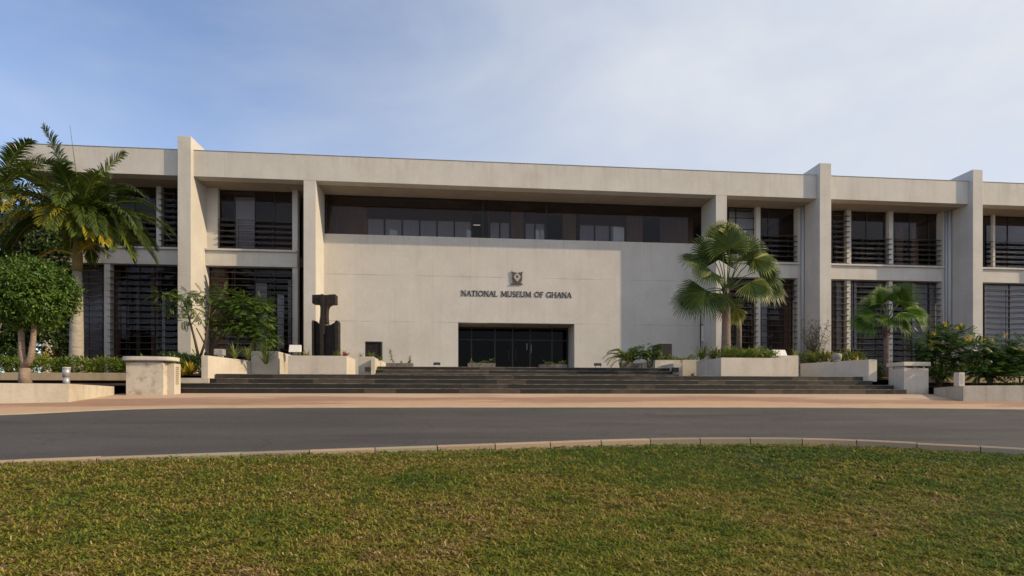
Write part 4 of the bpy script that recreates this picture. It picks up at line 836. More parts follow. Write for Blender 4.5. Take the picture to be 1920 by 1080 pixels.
# ================================================================== VEGETATION
rd = random.Random(11)
def rv(a, b): return rd.uniform(a, b)
def rdir():
    z_ = rv(-1, 1); a_ = rv(0, 6.283); s_ = math.sqrt(1 - z_ * z_); return Vector((s_ * math.cos(a_), s_ * math.sin(a_), z_))
def leaf(mb, p, d, n_, ln, wd, r_=0.5, bend=0.15):
    d = d.normalized(); s_ = d.cross(n_)
    if s_.length < 1e-3: s_ = d.cross(Vector((1, 0, 0.2)))
    s_.normalize(); up = s_.cross(d)
    m_ = p + d * ln * 0.5; t_ = p + d * ln - up * ln * bend
    i = len(mb.v); mb.v += [tuple(p), tuple(m_ - s_ * wd / 2), tuple(t_), tuple(m_ + s_ * wd / 2)]; mb.f.append((i, i + 1, i + 2, i + 3)); mb.r.append(min(1, max(0, r_)))
def cloud(mb, c, rad, n, ln, wd, clumps=None, shell=0.55, flat=None, droop=0.0, hi=0.0, upb=0.4):
    """leaves gathered in clumps near the outside of an ellipsoid"""
    c = Vector(c); rad = Vector(rad); k = clumps or max(6, n // 60); cs = []
    for _ in range(k):
        v = rdir() * (shell + (1 - shell) * rd.random() ** 0.6); cs.append((Vector((v.x * rad.x, v.y * rad.y, v.z * rad.z)), v, rv(0.14, 0.30), rv(-0.12, 0.12)))
    for _ in range(n):
        o, v, cr_, sh_ = rd.choice(cs)
        q = rdir() * rd.random() ** 0.5
        p = c + o + Vector((q.x * rad.x, q.y * rad.y, q.z * rad.z)) * cr_
        d = (v * 0.7 + rdir() * 0.9 + Vector((0, 0, -droop))).normalized(); nn = (v * 0.6 + rdir() * 0.5 + Vector((0, 0, upb))).normalized()
        leaf(mb, p, d, nn, ln * rv(0.7, 1.25), wd * rv(0.7, 1.2), 0.42 + sh_ + rd.gauss(0, 0.20) + hi)
def branch(mb, pts, r0, r1, seg=6):
    n = len(pts); mb.tube(pts, [r0 + (r1 - r0) * k / (n - 1) for k in range(n)], seg)
def wig(a, b, n=5, amt=0.05):
    a = Vector(a); b = Vector(b); out = []
    for k in range(n + 1):
        t_ = k / n; out.append(a.lerp(b, t_) + (rdir() * amt * math.sin(math.pi * t_) if 0 < k < n else Vector()))
    return out
# --- feather frond
def frond(mb, st_mb, p0, d0, L_, nl=34, ll=0.55, droop=0.9, wd=0.035, r_=0.4, start=0.12, twist=0.0, hang=0.4, rv_=0.16):
    p = Vector(p0); d = Vector(d0).normalized(); n = 18; pts = [p.copy()]; dirs = [d.copy()]
    for k in range(n):
        d = (d + Vector((0, 0, -1)) * droop * (0.02 + 0.10 * (k / n) ** 1.1)).normalized(); p = p + d * L_ / n; pts.append(p.copy()); dirs.append(d.copy())
    st_mb.tube(pts, [0.028 * (1 - 0.8 * k / n) + 0.004 for k in range(n + 1)], 5, r=min(1, r_ + 0.35), cap=False)
    side0 = d0.cross(Vector((0, 0, 1)))
    if side0.length < 0.15: side0 = Vector((1, 0.2, 0))
    side0.normalize()
    for j in range(nl):
        t_ = start + (1 - start) * (j + 0.5) / nl; f = t_ * n; k = min(int(f), n - 1); q = pts[k].lerp(pts[k + 1], f - k); dd = dirs[k]
        s_ = (side0 - dd * side0.dot(dd)).normalized(); up = s_.cross(dd).normalized()
        if twist: s_, up = s_ * math.cos(twist) + up * math.sin(twist), up * math.cos(twist) - s_ * math.sin(twist)
        l_ = ll * (0.35 + 0.65 * math.sin(math.pi * min(1, (t_ * 0.92 + 0.10))) ** 0.6) * rv(0.88, 1.08)
        for sg_ in (-1, 1):
            ang = R(62 - 30 * t_ + rv(-7, 7)); v = (s_ * sg_ * math.sin(ang) + dd * math.cos(ang) + up * rv(0.12, 0.42)).normalized()
            a = q; rr_ = min(1, max(0, r_ + rd.gauss(0, rv_)))
            w0 = wd * rv(0.8, 1.1); nrm = up
            seg = []; cur = Vector(a); vv = v.copy()
            for m_ in range(4):
                sd_ = vv.cross(nrm); 
                if sd_.length < 1e-3: sd_ = dd
                sd_.normalize(); ww = w0 * (0.6, 1.0, 0.75, 0.0)[m_] / 2
                seg.append((cur - sd_ * ww, cur + sd_ * ww)); cur = cur + vv * l_ / 3; vv = (vv + Vector((0, 0, -hang * 0.55))).normalized()
            i = len(mb.v)
            for (e, g_) in seg: mb.v += [tuple(e), tuple(g_)]
            for m_ in range(3): mb.f.append((i + 2 * m_, i + 2 * m_ + 1, i + 2 * m_ + 3, i + 2 * m_ + 2)); mb.r.append(rr_)
# --- fan leaf
def fan(mb, st_mb, p0, hub, r_, spread=250, nseg=34, nrm=None, r0=0.35, droopy=0.25, axis=None, split=0.55):
    p0 = Vector(p0); hub = Vector(hub); mid = p0.lerp(hub, 0.5) + Vector((0, 0, 0.10 * (hub - p0).length))
    pts = [p0, p0.lerp(mid, 0.5) + Vector((0, 0, 0.02)), mid, mid.lerp(hub, 0.5) + Vector((0, 0, 0.015)), hub]
    st_mb.tube(pts, [0.03, 0.025, 0.02, 0.018, 0.015], 5, r=0.12, cap=False)
    ax = (Vector(axis) if axis is not None else (hub - mid)).normalized()
    nrm = Vector(nrm) if nrm is not None else Vector((0, -0.6, 0.8)); nrm = (nrm - ax * nrm.dot(ax)).normalized(); s_ = ax.cross(nrm).normalized()
    half = R(spread) / 2; cols = [min(1, max(0, r0 + rd.gauss(0, 0.12))) for _ in range(nseg)]
    sp1 = rv(split - 0.05, split + 0.05)
    for j in range(nseg):
        a0 = -half + 2 * half * j / nseg; a1 = -half + 2 * half * (j + 1) / nseg; am = (a0 + a1) / 2
        rl = r_ * (0.80 + 0.20 * math.cos(am * 0.7)) * rv(0.95, 1.05)
        def pt(a_, rr_, lift): 
            bow = -0.10 * (rr_ / r_) ** 2 * r_ + lift
            return hub + (ax * math.cos(a_) + s_ * math.sin(a_)) * rr_ + nrm * bow
        pl_ = 0.018 * r_
        c0, c1, cm = pt(a0, rl * sp1, -pl_), pt(a1, rl * sp1, -pl_), pt(am, rl * sp1, pl_)
        w_ = (a1 - a0) * 0.26
        g = Vector((0, 0, -1))
        q0, q1 = pt(am - w_, rl * 0.80, 0) + g * droopy * 0.10 * r_, pt(am + w_, rl * 0.80, 0) + g * droopy * 0.10 * r_
        tip = pt(am + rv(-0.02, 0.02), rl * rv(0.92, 1.06), 0) + g * droopy * r_ * rv(0.2, 0.9)
        mb.face([hub, c0, cm], cols[j]); mb.face([hub, cm, c1], min(1, cols[j] + 0.06)); mb.face([c0, q0, q1, c1, cm], cols[j]); mb.face([q0, tip, q1], min(1, cols[j] + 0.12))
def strap(mb, c, n, L_, wd, spread=0.9, r_=0.5, rvv=0.2, rad=0.05):
    c = Vector(c)
    for _ in range(n):
        a_ = rv(0, 6.283); out = Vector((math.cos(a_), math.sin(a_), 0)); l_ = L_ * rv(0.6, 1.1); el = rv(0.25, 1.0)
        p = c + out * rad * rd.random(); d = (out * spread * (1.15 - el) + Vector((0, 0, 0.5 + el))).normalized(); s_ = d.cross(Vector((0, 0, 1)))
        if s_.length < 1e-3: s_ = Vector((1, 0, 0))
        s_.normalize(); i = len(mb.v); rr_ = min(1, max(0, r_ + rd.gauss(0, rvv)))
        for m_ in range(5):
            ww = wd * (0.7, 1, 0.85, 0.5, 0.02)[m_] / 2; mb.v += [tuple(p - s_ * ww), tuple(p + s_ * ww)]; p = p + d * l_ / 4; d = (d + Vector((0, 0, -0.30)) + out * 0.05).normalized()
        for m_ in range(4): mb.f.append((i + 2 * m_, i + 2 * m_ + 1, i + 2 * m_ + 3, i + 2 * m_ + 2)); mb.r.append(rr_)
def pinnate(mb, p0, d0, L_, n=9, ll=0.09, wd=0.04, r_=0.5, droop=0.06):
    p = Vector(p0); d = Vector(d0).normalized(); s0 = d.cross(Vector((0, 0, 1)))
    if s0.length < 0.05: s0 = Vector((1, 0, 0))
    s0.normalize()
    for j in range(n):
        p = p + d * L_ / n; d = (d + Vector((0, 0, -droop))).normalized(); up = s0.cross(d)
        for sg_ in (-1, 1):
            leaf(mb, p, s0 * sg_ + d * 0.45 - up * 0.15, up, ll * (0.75 + 0.5 * math.sin(math.pi * j / n)), wd, r_ + rd.gauss(0, 0.12))
    leaf(mb, p, d, s0.cross(d), ll, wd, r_)

def veg(name, loc, label, cat, group=None): return thing(name, loc, label, cat, group)

# --- round clipped tree, far left
b = P(48, 721, 17.9); T = veg('round_tree', b, 'small round clipped tree with a forked trunk on the soil behind the left low wall', 'tree')
tk = MB(); j0 = P(47, 690, 17.9)
branch(tk, [b, P(46, 705, 17.9), j0], 0.17, 0.13, 9)
branch(tk, [j0, P(41, 665, 17.9), P(40, 630, 17.95), P(38, 600, 18.0), P(25, 575, 18.0)], 0.10, 0.05, 8)
branch(tk, [j0, P(58, 670, 17.85), P(62, 640, 17.8), P(64, 610, 17.8), P(85, 580, 17.8)], 0.10, 0.05, 8)
for q in ((10, 560), (60, 560), (100, 565), (45, 545)): branch(tk, wig(P(50, 600, 17.9), P(q[0], q[1], 17.9 + rv(-0.5, 0.5)), 4, 0.05), 0.05, 0.015, 5)
tk.build('trunk', M['bark'], T, smooth=True)
cr_ = MB(); cx_, cz_ = X(52, 17.9), Z(52, 552, 17.9)
cloud(cr_, (cx_, 17.9, cz_ + 0.03), (1.17, 1.05, 0.95), 15000, 0.12, 0.05, clumps=260, shell=0.84, droop=0.25)
cloud(cr_, (cx_, 17.9, cz_ + 0.02), (1.0, 0.9, 0.8), 6000, 0.15, 0.07, clumps=50, shell=0.2, hi=-0.25)  # inner leaves toned darker, painting the shade inside the crown
cr_.build('crown', M['leaf_round'], T)

# --- tall feather palm, left
def feather_palm(base, cpt, fr_list, label, trunk_r, shaft=True, leafm='leaf_feather', ll=0.74, name='feather_palm'):
    T = veg(name, base, label, 'palm tree'); base = Vector(base); c = Vector(cpt)
    tk = MB(); sh0 = base.lerp(c, 0.66) if shaft else c
    tk.tube([base - Vector((0, 0, 0.2)), base + Vector((0, 0, 0.1)), base.lerp(sh0, 0.35), base.lerp(sh0, 0.7), sh0], [trunk_r * 1.1, trunk_r, trunk_r * 0.95, trunk_r * 0.80, trunk_r * 0.62], 16)
    tk.build('trunk', M['palmbark'], T, smooth=True)
    if shaft:
        cs = MB(); cs.tube([sh0 - Vector((0, 0, 0.02)), sh0.lerp(c, 0.25), sh0.lerp(c, 0.7), c + Vector((0, 0, 0.15))], [trunk_r * 0.72, trunk_r * 0.75, trunk_r * 0.5, trunk_r * 0.3], 12); cs.build('crownshaft', M['shaft'], T, smooth=True)
    gm, ym = MB(), MB(); gs, ysm = MB(), MB()
    for (d, L_, droop, yel) in fr_list:
        d = Vector(d)
        (frond(ym, ysm, c, d, L_, ll=ll, droop=droop, r_=0.45, rv_=0.2, hang=0.7, nl=58, wd=0.06) if yel else frond(gm, gs, c, d, L_, ll=ll, droop=droop * 1.15, r_=rv(0.22, 0.62), nl=60, wd=0.058, hang=0.75))  # random frond tone puts lit and dark fronds into the leaf colour
    gm.build('fronds', M[leafm], T); gs.build('frond_stems', M['leaf_strap'], T)
    if ym.v: ym.build('yellowing_fronds', M['leaf_yellowing'], T); ysm.build('frond_stems', M['leaf_yellow'], T)
    return T
pb = P(143, 690, 24.0); pc = P(146, 415, 24.0)
FR = [((-0.15, -0.2, 1.0), 3.5, 0.5, 0), ((0.35, 0.1, 1.0), 3.4, 0.6, 0), ((-0.55, 0.3, 0.95), 3.3, 0.9, 0), ((0.75, -0.2, 0.85), 3.5, 1.25, 0), ((1.0, 0.3, 0.62), 3.7, 1.2, 0), ((1.0, -0.5, 0.48), 3.8, 1.2, 0),
      ((-0.9, -0.3, 0.85), 3.4, 1.2, 0), ((-1.0, 0.2, 0.55), 3.4, 1.2, 0), ((-0.6, -0.9, 0.75), 3.2, 1.3, 0), ((0.4, -1.0, 0.75), 3.2, 1.4, 0), ((0.1, 1.0, 0.6), 3.2, 1.2, 0), ((0.8, 0.9, 0.6), 3.2, 1.3, 0), ((-0.7, 0.9, 0.5), 3.2, 1.3, 0),
      ((1.0, -0.2, 0.22), 3.4, 1.2, 0), ((0.9, 0.5, 0.1), 3.2, 1.2, 0), ((-1.0, -0.1, 0.15), 3.0, 1.2, 0), ((0.25, -1.0, 0.25), 2.8, 1.3, 0), ((-0.35, -0.9, 0.35), 2.8, 1.3, 0), ((1.0, -0.8, 0.02), 2.9, 1.2, 1), ((-0.95, -0.8, 0.12), 3.1, 1.1, 1), ((0.10, -1.0, 0.30), 2.6, 1.5, 1), ((0.6, -0.8, 0.45), 2.9, 1.5, 0), ((1.0, 0.1, 0.9), 3.4, 1.2, 0), ((0.9, -0.9, 0.35), 3.2, 1.3, 0), ((0.55, -0.5, 0.9), 3.5, 1.2, 0), ((-0.3, -0.7, 0.9), 3.2, 1.2, 0), ((0.15, -0.6, 1.0), 3.0, 1.2, 0), ((-0.8, -0.6, 0.7), 3.4, 1.2, 0), ((0.9, 0.1, 0.4), 3.6, 1.1, 0), ((-0.5, -1, 0.2), 2.6, 1.2, 0), ((0.6, -1.0, 0.15), 2.7, 1.2, 0), ((-0.75, -0.95, 0.2), 2.9, 1.5, 1), ((0.8, -0.95, 0.32), 3.0, 1.7, 1), ((0.2, -1.0, 0.42), 2.5, 2.0, 1), ((-0.6, -0.3, 0.1), 2.4, 1.5, 0), ((0.6, 0.5, -0.05), 2.4, 1.2, 0), ((-0.3, 0.9, 0.1), 2.6, 1.4, 0), ((0.7, -0.3, -0.05), 2.2, 1.3, 0), ((1.0, -0.3, 0.12), 3.3, 1.5, 0), ((1.0, 0.2, 0.3), 3.5, 1.7, 0), ((0.8, -0.5, 0.3), 3.2, 1.9, 0), ((-0.9, -0.5, 0.3), 3.2, 1.8, 0), ((-1.0, 0.1, 0.35), 3.3, 1.6, 0), ((0.5, -0.2, 0.5), 3.0, 2.4, 0)]
T = feather_palm(pb, pc, FR, 'tall feather palm with a smooth pale trunk and green crown behind the left hedge', 0.245)
ex = MB(); exs = MB(); frond(ex, exs, P(146, 478, 23.9), Vector((0.8, -0.35, 0.75)), 1.9, nl=34, ll=0.5, droop=2.1, r_=0.35, rv_=0.15, wd=0.05)
frond(ex, exs, P(143, 480, 23.9), Vector((-0.75, -0.3, 0.45)), 1.5, nl=24, ll=0.35, droop=2.2, r_=0.8, rv_=0.15)
ex.build('yellowing_fronds', M['leaf_yellowing'], T); exs.build('frond_stems', M['leaf_yellow'], T)
ex = MB(); exs = MB(); ex.tube([pc, pc + Vector((-0.02, 0, 1.6)), P(131, 235, 24)], [0.03, 0.02, 0.006], 5); ex.build('spear_leaf', M['leaf_strap'], T)
# second feather palm farther left
pb = P(-25, 700, 27.0); pb.z = 1.3; pc = P(-12, 372, 27.0)
FR2 = [((0.5, -0.2, 1.0), 3.4, 0.9, 0), ((0.9, -0.4, 0.9), 3.8, 1.1, 0), ((1.0, 0.2, 0.7), 3.6, 1.2, 0), ((0.8, -0.8, 0.5), 3.2, 1.3, 0), ((-0.4, 0.0, 1.0), 3.4, 0.8, 0), ((-0.9, -0.3, 0.7), 3.4, 1.1, 0), ((0.1, -1, 0.6), 3.0, 1.3, 0), ((1.0, -0.3, 0.2), 3.0, 1.3, 1), ((0.7, -0.7, 0.1), 2.8, 1.2, 1), ((0.2, 0.9, 0.5), 3.0, 1.2, 0), ((-0.9, 0.4, 0.3), 3, 1.2, 0), ((0.3, 0.3, 1.0), 3.4, 0.9, 0), ((0.6, 0.1, 0.9), 3.7, 1.0, 0)]
feather_palm(pb, pc, FR2, 'second feather palm at the left edge of the photo, its crown reaching above the roof', 0.24)

# --- dark trees filling the far left behind the palms
def bg_tree(px, py0, py1, yy, rx, name, lab, n=2600, m='leaf_dark', base_z=1.2, holes=0.3, ls=0.22):
    c = P(px, (py0 + py1) / 2, yy); rz = (Z(px, py0, yy) - Z(px, py1, yy)) / 2; T = veg(name, (c.x, yy, base_z), lab, 'tree')
    tk = MB(); branch(tk, wig((c.x, yy, base_z - 0.3), (c.x + 0.2, yy, c.z), 5, 0.15), 0.2, 0.08, 8)
    for _ in range(5):
        v = rdir(); branch(tk, wig((c.x + 0.1, yy, c.z - rz * 0.4), (c.x + v.x * rx * 0.7, yy + v.y, c.z + abs(v.z) * rz * 0.7), 4, 0.1), 0.07, 0.02, 5)
    tk.build('trunk', M['bark'], T, smooth=True)
    cr2 = MB(); cloud(cr2, c, (rx, rx * 0.8, rz), n, ls, ls * 0.42, shell=holes, droop=0.2); cr2.build('crown', M[m], T)
bg_tree(40, 380, 530, 27.6, 2.3, 'broadleaf_tree', 'dark broadleaf tree between the two feather palms above the round tree', 9000)
bg_tree(-60, 330, 640, 33.0, 4.2, 'broadleaf_tree', 'tall dark tree beyond the left end of the building', 6500, ls=0.34)
bg_tree(15, 560, 690, 26.0, 2.3, 'broadleaf_shrub', 'dark broadleaf shrub behind the trunk of the round clipped tree', 6500, holes=0.1, base_z=1.1)
bg_tree(-40, 560, 690, 24.5, 2.0, 'broadleaf_shrub', 'dark broadleaf shrub at the far left edge behind the hedge', 4000, holes=0.1, base_z=1.0)

# --- hedges
def hedge(poly_x0, poly_x1, y0, y1, z0, z1, n, label, m='leaf_hedge', ln=0.15, wd=0.045):
    hb = MB(); 
    for _ in range(n):
        x_ = rv(poly_x0, poly_x1); y_ = rv(y0, y1); top = z1 + 0.07 * math.sin(x_ * 5.1) + 0.05 * math.sin(x_ * 13)
        z_ = z0 + (top - z0) * rd.random() ** 0.55; 
        d = Vector((rv(-0.8, 0.8), rv(-0.9, 0.3), rv(0.0, 1.1))); leaf(hb, Vector((x_, y_, z_)), d, Vector((0, -0.4, 1)) + rdir() * 0.5, ln * rv(0.7, 1.3), wd * rv(0.8, 1.2), 0.45 + 0.15 * math.sin(x_ * 3.1) + rd.gauss(0, 0.2), 0.3)
    o = hb.build('hedge', M[m]); tag(o, label, 'hedge'); return o
hedge(-20.5, -10.6, 22.45, 23.4, 1.0, 1.62, 7500, 'long low clipped green hedge above the bench edge at left')
hedge(19.6, 27.5, 22.7, 23.6, 0.95, 1.65, 3600, 'low green hedge behind the yellow flowering bushes at right')
hedge(X(1645, 22.9), 17.75, 22.5, 23.6, 0.8, 1.55, 900, 'bright green leafy patch between the slanting wall and the square pier', 'leaf_strap', 0.17, 0.07)
hedge(-9.75, -9.45, 22.5, 24.5, 0.9, 1.45, 500, 'dark green ground plants between the stained pier and the slanting left wall', 'leaf_dark', 0.2, 0.05)
hedge(10.98, 13.5, 22.55, 24.2, 1.75, 2.16, 2300, 'dense green strappy plants filling the fan palm planter', 'leaf_hedge', 0.20, 0.035)
hedge(X(300, 25), X(372, 25), 24.6, 26.0, 1.2, 1.95, 1400, 'loose dark green shrubbery in front of the left fin', 'leaf_dark', 0.2, 0.05)
hedge(X(330, 24), X(378, 24), 23.2, 24.3, 1.0, 1.75, 1000, 'dark green plants behind the slanting left planter wall', 'leaf_dark', 0.2, 0.05)
hedge(X(1508, 24.9), X(1625, 24.9), 24.6, 26.0, 1.2, 2.22, 2200, 'mixed green plants behind the slanting right planter wall', 'leaf_hedge', 0.2, 0.045)
hedge(X(1236, 26.6), X(1306, 26.6), 26.35, 26.9, 1.9, 2.16, 420, 'low green plants along the grey planter below the black cube', 'leaf_hedge', 0.13, 0.04)

# --- strappy tufts and small plants, each a thing
def tuft(px, py, yy, n, L_, wd, lab, m='leaf_strap', name='strappy_plant', cat='plant', r_=0.5, spread=0.9, rad=0.06, group=None, z=None):
    p = P(px, py, yy); L_ = L_ * 1.25; n = int(n * 1.6)
    if z is not None: p.z = z
    mb = MB(); strap(mb, p, n, L_, wd, spread, r_, 0.2, rad); o = mb.build(name, M[m]); tag(o, lab, cat, group); return o
tuft(465, 662, 23.6, 26, 0.75, 0.03, 'striped pale green strappy plant behind the middle of the slanting left wall', z=1.72)
tuft(498, 662, 23.9, 34, 0.95, 0.035, 'largest striped strappy plant in front of the tall square planter', z=1.55)
tuft(440, 662, 23.4, 22, 0.7, 0.03, 'pale strappy plant right of the small grey block lamp', z=1.72)
tuft(492, 660, 24.4, 18, 0.45, 0.025, 'drooping strappy plant hanging over the tall square planter', z=2.1)
tuft(343, 712, 22.6, 18, 0.45, 0.05, 'yellow green bromeliad beside the stained pier', 'leaf_yellow', z=0.98)
tuft(574, 664, 22.9, 24, 0.33, 0.03, 'green spiky plant at the left foot of the black sculpture', z=1.74)
tuft(561, 664, 22.8, 12, 0.22, 0.03, 'small green spiky plant at the left end of the sculpture planter', z=1.74)
tuft(632, 664, 22.9, 24, 0.34, 0.035, 'green spiky plant at the right foot of the black sculpture', z=1.74)
tuft(646, 664, 22.9, 20, 0.30, 0.05, 'red bromeliad at the right end of the sculpture planter', 'leaf_red', z=1.74, name='bromeliad')
tuft(578, 665, 22.6, 10, 0.14, 0.05, 'small red bromeliad at the left front of the sculpture planter', 'leaf_red', z=1.74, name='bromeliad')
tuft(676, 667, 25.4, 14, 0.32, 0.03, 'pale green plant on the stepped planter left of the black square box', z=1.93)
tuft(697, 667, 25.3, 26, 0.30, 0.04, 'bushy green plant in front of the black square box', z=1.93, r_=0.35)
tuft(712, 670, 25.5, 16, 0.24, 0.03, 'small green plant at the right corner below the black square box', z=1.85, r_=0.3)
tuft(712, 690, 24.9, 16, 0.3, 0.05, 'broad leaved yellow green plant at the left end of the upper steps', z=1.24)
tuft(1317, 668, 23.9, 40, 0.75, 0.035, 'drooping dark green plant hanging over the concrete stub left of the fan palm', 'leaf_hedge', z=1.9, spread=1.6)
tuft(1338, 662, 23.6, 26, 0.7, 0.04, 'yellow green strappy plant at the left end of the fan palm planter', z=1.8)
tuft(1297, 696, 24.6, 16, 0.3, 0.04, 'small pale plant in the niche below the drooping plant', z=1.1)
tuft(1375, 662, 22.8, 18, 0.6, 0.03, 'upright pale strappy plant right of the fan palm trunk', z=1.8)
tuft(1410, 662, 22.9, 20, 0.55, 0.035, 'strappy plant in the middle of the fan palm planter', z=1.8, r_=0.4)
tuft(1440, 664, 22.9, 16, 0.45, 0.035, 'strappy plant left of the tilted white floodlight', z=1.8, r_=0.35)
tuft(1492, 664, 24.2, 12, 0.55, 0.02, 'thin yellowish plant behind the tilted white floodlight', z=2.0, r_=0.8)
tuft(1527, 674, 24.5, 26, 0.6, 0.045, 'broad strappy plant at the foot of the bare shrub', z=1.9)
tuft(1545, 672, 24.4, 26, 0.55, 0.045, 'strappy green plant right of the bare shrub', z=1.9, r_=0.35)
tuft(1562, 674, 24.2, 26, 0.5, 0.04, 'yellow leaved plant left of the small rounded lamp', 'leaf_yellow', z=1.9, r_=0.4)
tuft(1574, 672, 24.3, 20, 0.55, 0.04, 'taller yellow leaved plant behind the small rounded lamp', 'leaf_yellow', z=1.95, r_=0.3)
tuft(1596, 672, 23.8, 20, 0.5, 0.06, 'light green leafy plant right of the small rounded lamp', z=1.95)
tuft(1610, 674, 23.4, 10, 0.4, 0.05, 'small yellow tipped plant near the end of the slanting right wall', 'leaf_yellow', z=1.7)
tuft(356, 702, 22.9, 30, 0.55, 0.08, 'bright yellow croton between the stained pier and the slanting left wall', 'leaf_yellow', z=1.05, name='croton')
tuft(86, 682, 24.2, 20, 0.5, 0.07, 'yellow croton behind the hedge left of the tall palm trunk', 'leaf_yellow', z=1.55, name='croton')
# plants in troughs
def sprig(px, yy, z0, h, lab, lean=0.1, m='leaf_strap', k=10):
    p = Vector((X(px, yy), yy, z0)); q = p + Vector((lean, 0, h)); mb = MB(); T = veg('sprig_plant', p, lab, 'plant')
    s = MB(); pts = wig(p, q, 4, 0.02); branch(s, pts, 0.012, 0.006, 5); s.build('stem', M['twig'], T)
    for i in range(k * 3):
        t_ = rv(0.15, 1.0); leaf(mb, p.lerp(q, t_), rdir() + Vector((0, 0, 0.4)), rdir() + Vector((0, 0, 1)), 0.11, 0.04, rv(0.2, 0.7))
    mb.build('leaves', M[m], T)
zt_ = Z(724, 680.5, 25.6) - 0.05
sprig(738, 25.82, zt_, 0.65, 'tall leafy sprig in the left half of the leftmost trough', -0.18, k=14); sprig(766, 25.82, zt_, 0.35, 'leafy sprig at the right end of the leftmost trough', 0.08, k=12); sprig(752, 25.82, zt_, 0.14, 'tiny leafy sprig in the middle of the leftmost trough', 0.0, k=5)
hedge(X(882, 26.1), X(925, 26.1), 26.02, 26.25, Z(880, 680.5, 25.9) - 0.05, Z(880, 677, 25.9), 190, 'low reddish and green plants in the trough left of the doors', 'leaf_compound', 0.09, 0.03)
hedge(X(1019, 26.8), X(1060, 26.8), 26.72, 26.95, Z(1030, 683, 26.6) - 0.05, Z(1030, 679, 26.6), 190, 'low green plants in the trough right of the doors', 'leaf_hedge', 0.09, 0.03)

# --- slender tree left of the fin base and the dense feathery bush right of it
def compound_crown(mb, spots, L_=0.34, r_=0.45, ll=0.075, wd=0.030, n=11):
    for (c, rad, k) in spots:
        c = Vector(c)
        for _ in range(int(k * 1.9)):
            v = rdir(); p = c + Vector((v.x * rad[0], v.y * rad[1], v.z * rad[2])) * rd.random() ** 0.4
            d = Vector((v.x, v.y * 0.8 - 0.15, v.z * 0.35 + 0.05)) + rdir() * 0.35
            pinnate(mb, p, d, L_ * rv(0.75, 1.2), n, ll, wd, r_ + rd.gauss(0, 0.12))
b = P(374, 664, 25.0); b.z = 1.3; T = veg('slender_tree', b, 'slender tree with sparse feathery leaves in front of the left fin', 'tree')
tk = MB()
for (pts, a_, c_) in (([(372, 668), (366, 640), (358, 610), (350, 578), (342, 560)], 0.06, 0.02), ([(376, 668), (385, 640), (389, 615), (392, 590), (395, 565)], 0.055, 0.02), ([(384, 645), (375, 628), (368, 615)], 0.035, 0.02), ([(352, 585), (335, 572), (315, 562)], 0.025, 0.01), ([(391, 600), (405, 580)], 0.03, 0.012), ([(358, 610), (375, 585)], 0.02, 0.01), ([(350, 580), (365, 560)], 0.02, 0.008)):
    branch(tk, [P(x_, y_, 25.0) for x_, y_ in pts], a_, c_, 7)
tk.build('trunk', M['twig'], T, smooth=True)
cr2 = MB(); compound_crown(cr2, [(P(305, 552, 24.9), (0.55, 0.4, 0.12), 16), (P(322, 578, 24.9), (0.6, 0.4, 0.10), 14), (P(352, 556, 25), (0.5, 0.5, 0.22), 30), (P(378, 552, 25), (0.35, 0.4, 0.2), 16), (P(345, 600, 24.9), (0.3, 0.3, 0.12), 8), (P(378, 598, 25.1), (0.3, 0.3, 0.12), 8), (P(362, 580, 24.9), (0.5, 0.4, 0.25), 20)])
cr2.build('crown', M['leaf_compound'], T)
b = P(440, 655, 25.6); b.z = 1.4; T = veg('feathery_bush', b, 'dense leaning feathery green bush in front of the left louvred window', 'bush')
tk = MB()
for (pts) in ([(395, 665), (420, 620), (440, 590)], [(398, 665), (440, 640), (480, 610)], [(396, 665), (405, 610), (420, 570)], [(440, 640), (480, 640), (505, 640)]): branch(tk, [P(x_, y_, 25.6) for x_, y_ in pts], 0.045, 0.015, 6)
tk.build('stems', M['twig'], T)
cr2 = MB(); compound_crown(cr2, [(P(422, 562, 25.6), (0.65, 0.5, 0.45), 80), (P(460, 575, 25.6), (0.85, 0.6, 0.5), 130), (P(490, 570, 25.6), (0.4, 0.4, 0.35), 45), (P(445, 605, 25.6), (0.9, 0.5, 0.45), 110), (P(475, 620, 25.6), (0.7, 0.4, 0.3), 70), (P(500, 636, 25.5), (0.45, 0.3, 0.22), 34), (P(496, 600, 25.5), (0.4, 0.4, 0.45), 60), (P(412, 600, 25.6), (0.4, 0.4, 0.7), 40)], r_=0.42)
cr2.build('crown', M['leaf_compound'], T)

# --- fan palms
def fan_palm(base, c, leaves, label, tr, m, pr_, trunkm='fanbark', split=0.55):
    base = Vector(base); c = Vector(c); T = veg('fan_palm', base, label, 'palm tree')
    tk = MB(); tk.tube([base - Vector((0, 0, 0.2)), base.lerp(c, 0.3), base.lerp(c, 0.7), c - Vector((0, 0, 0.25)), c + Vector((0, 0, 0.1))], [tr * 1.15, tr, tr * 0.9, tr * 1.05, tr * 0.5], 14); tk.build('trunk', M[trunkm], T, smooth=True)
    lb_ = MB()
    for _ in range(70): 
        a_ = rv(0, 6.283); z_ = rv(-0.75, 0.05); q_ = c + Vector((math.cos(a_) * tr * 0.95, math.sin(a_) * tr * 0.95, z_)); leaf(lb_, q_, Vector((math.cos(a_) * 0.5, math.sin(a_) * 0.5, rv(-0.3, 1.0))), Vector((math.cos(a_), math.sin(a_), 0)), rv(0.15, 0.34), 0.07, rv(0, 1))
    lb_.build('leaf_bases', M['fibre'], T)
    fb_, sb = MB(), MB()
    for (dx, dz, dy, r_, spread, axd, nr, col) in leaves:
        hub = c + Vector((dx, dy, dz)); fan(fb_, sb, c + Vector((dx * 0.06, dy * 0.06, 0.0)), hub, r_, spread, 34 if r_ > 1 else 26, nrm=nr, r0=col, axis=axd, split=split)
    fb_.build('fronds', M[m], T); sb.build('frond_stems', M['leaf_strap'], T); return T
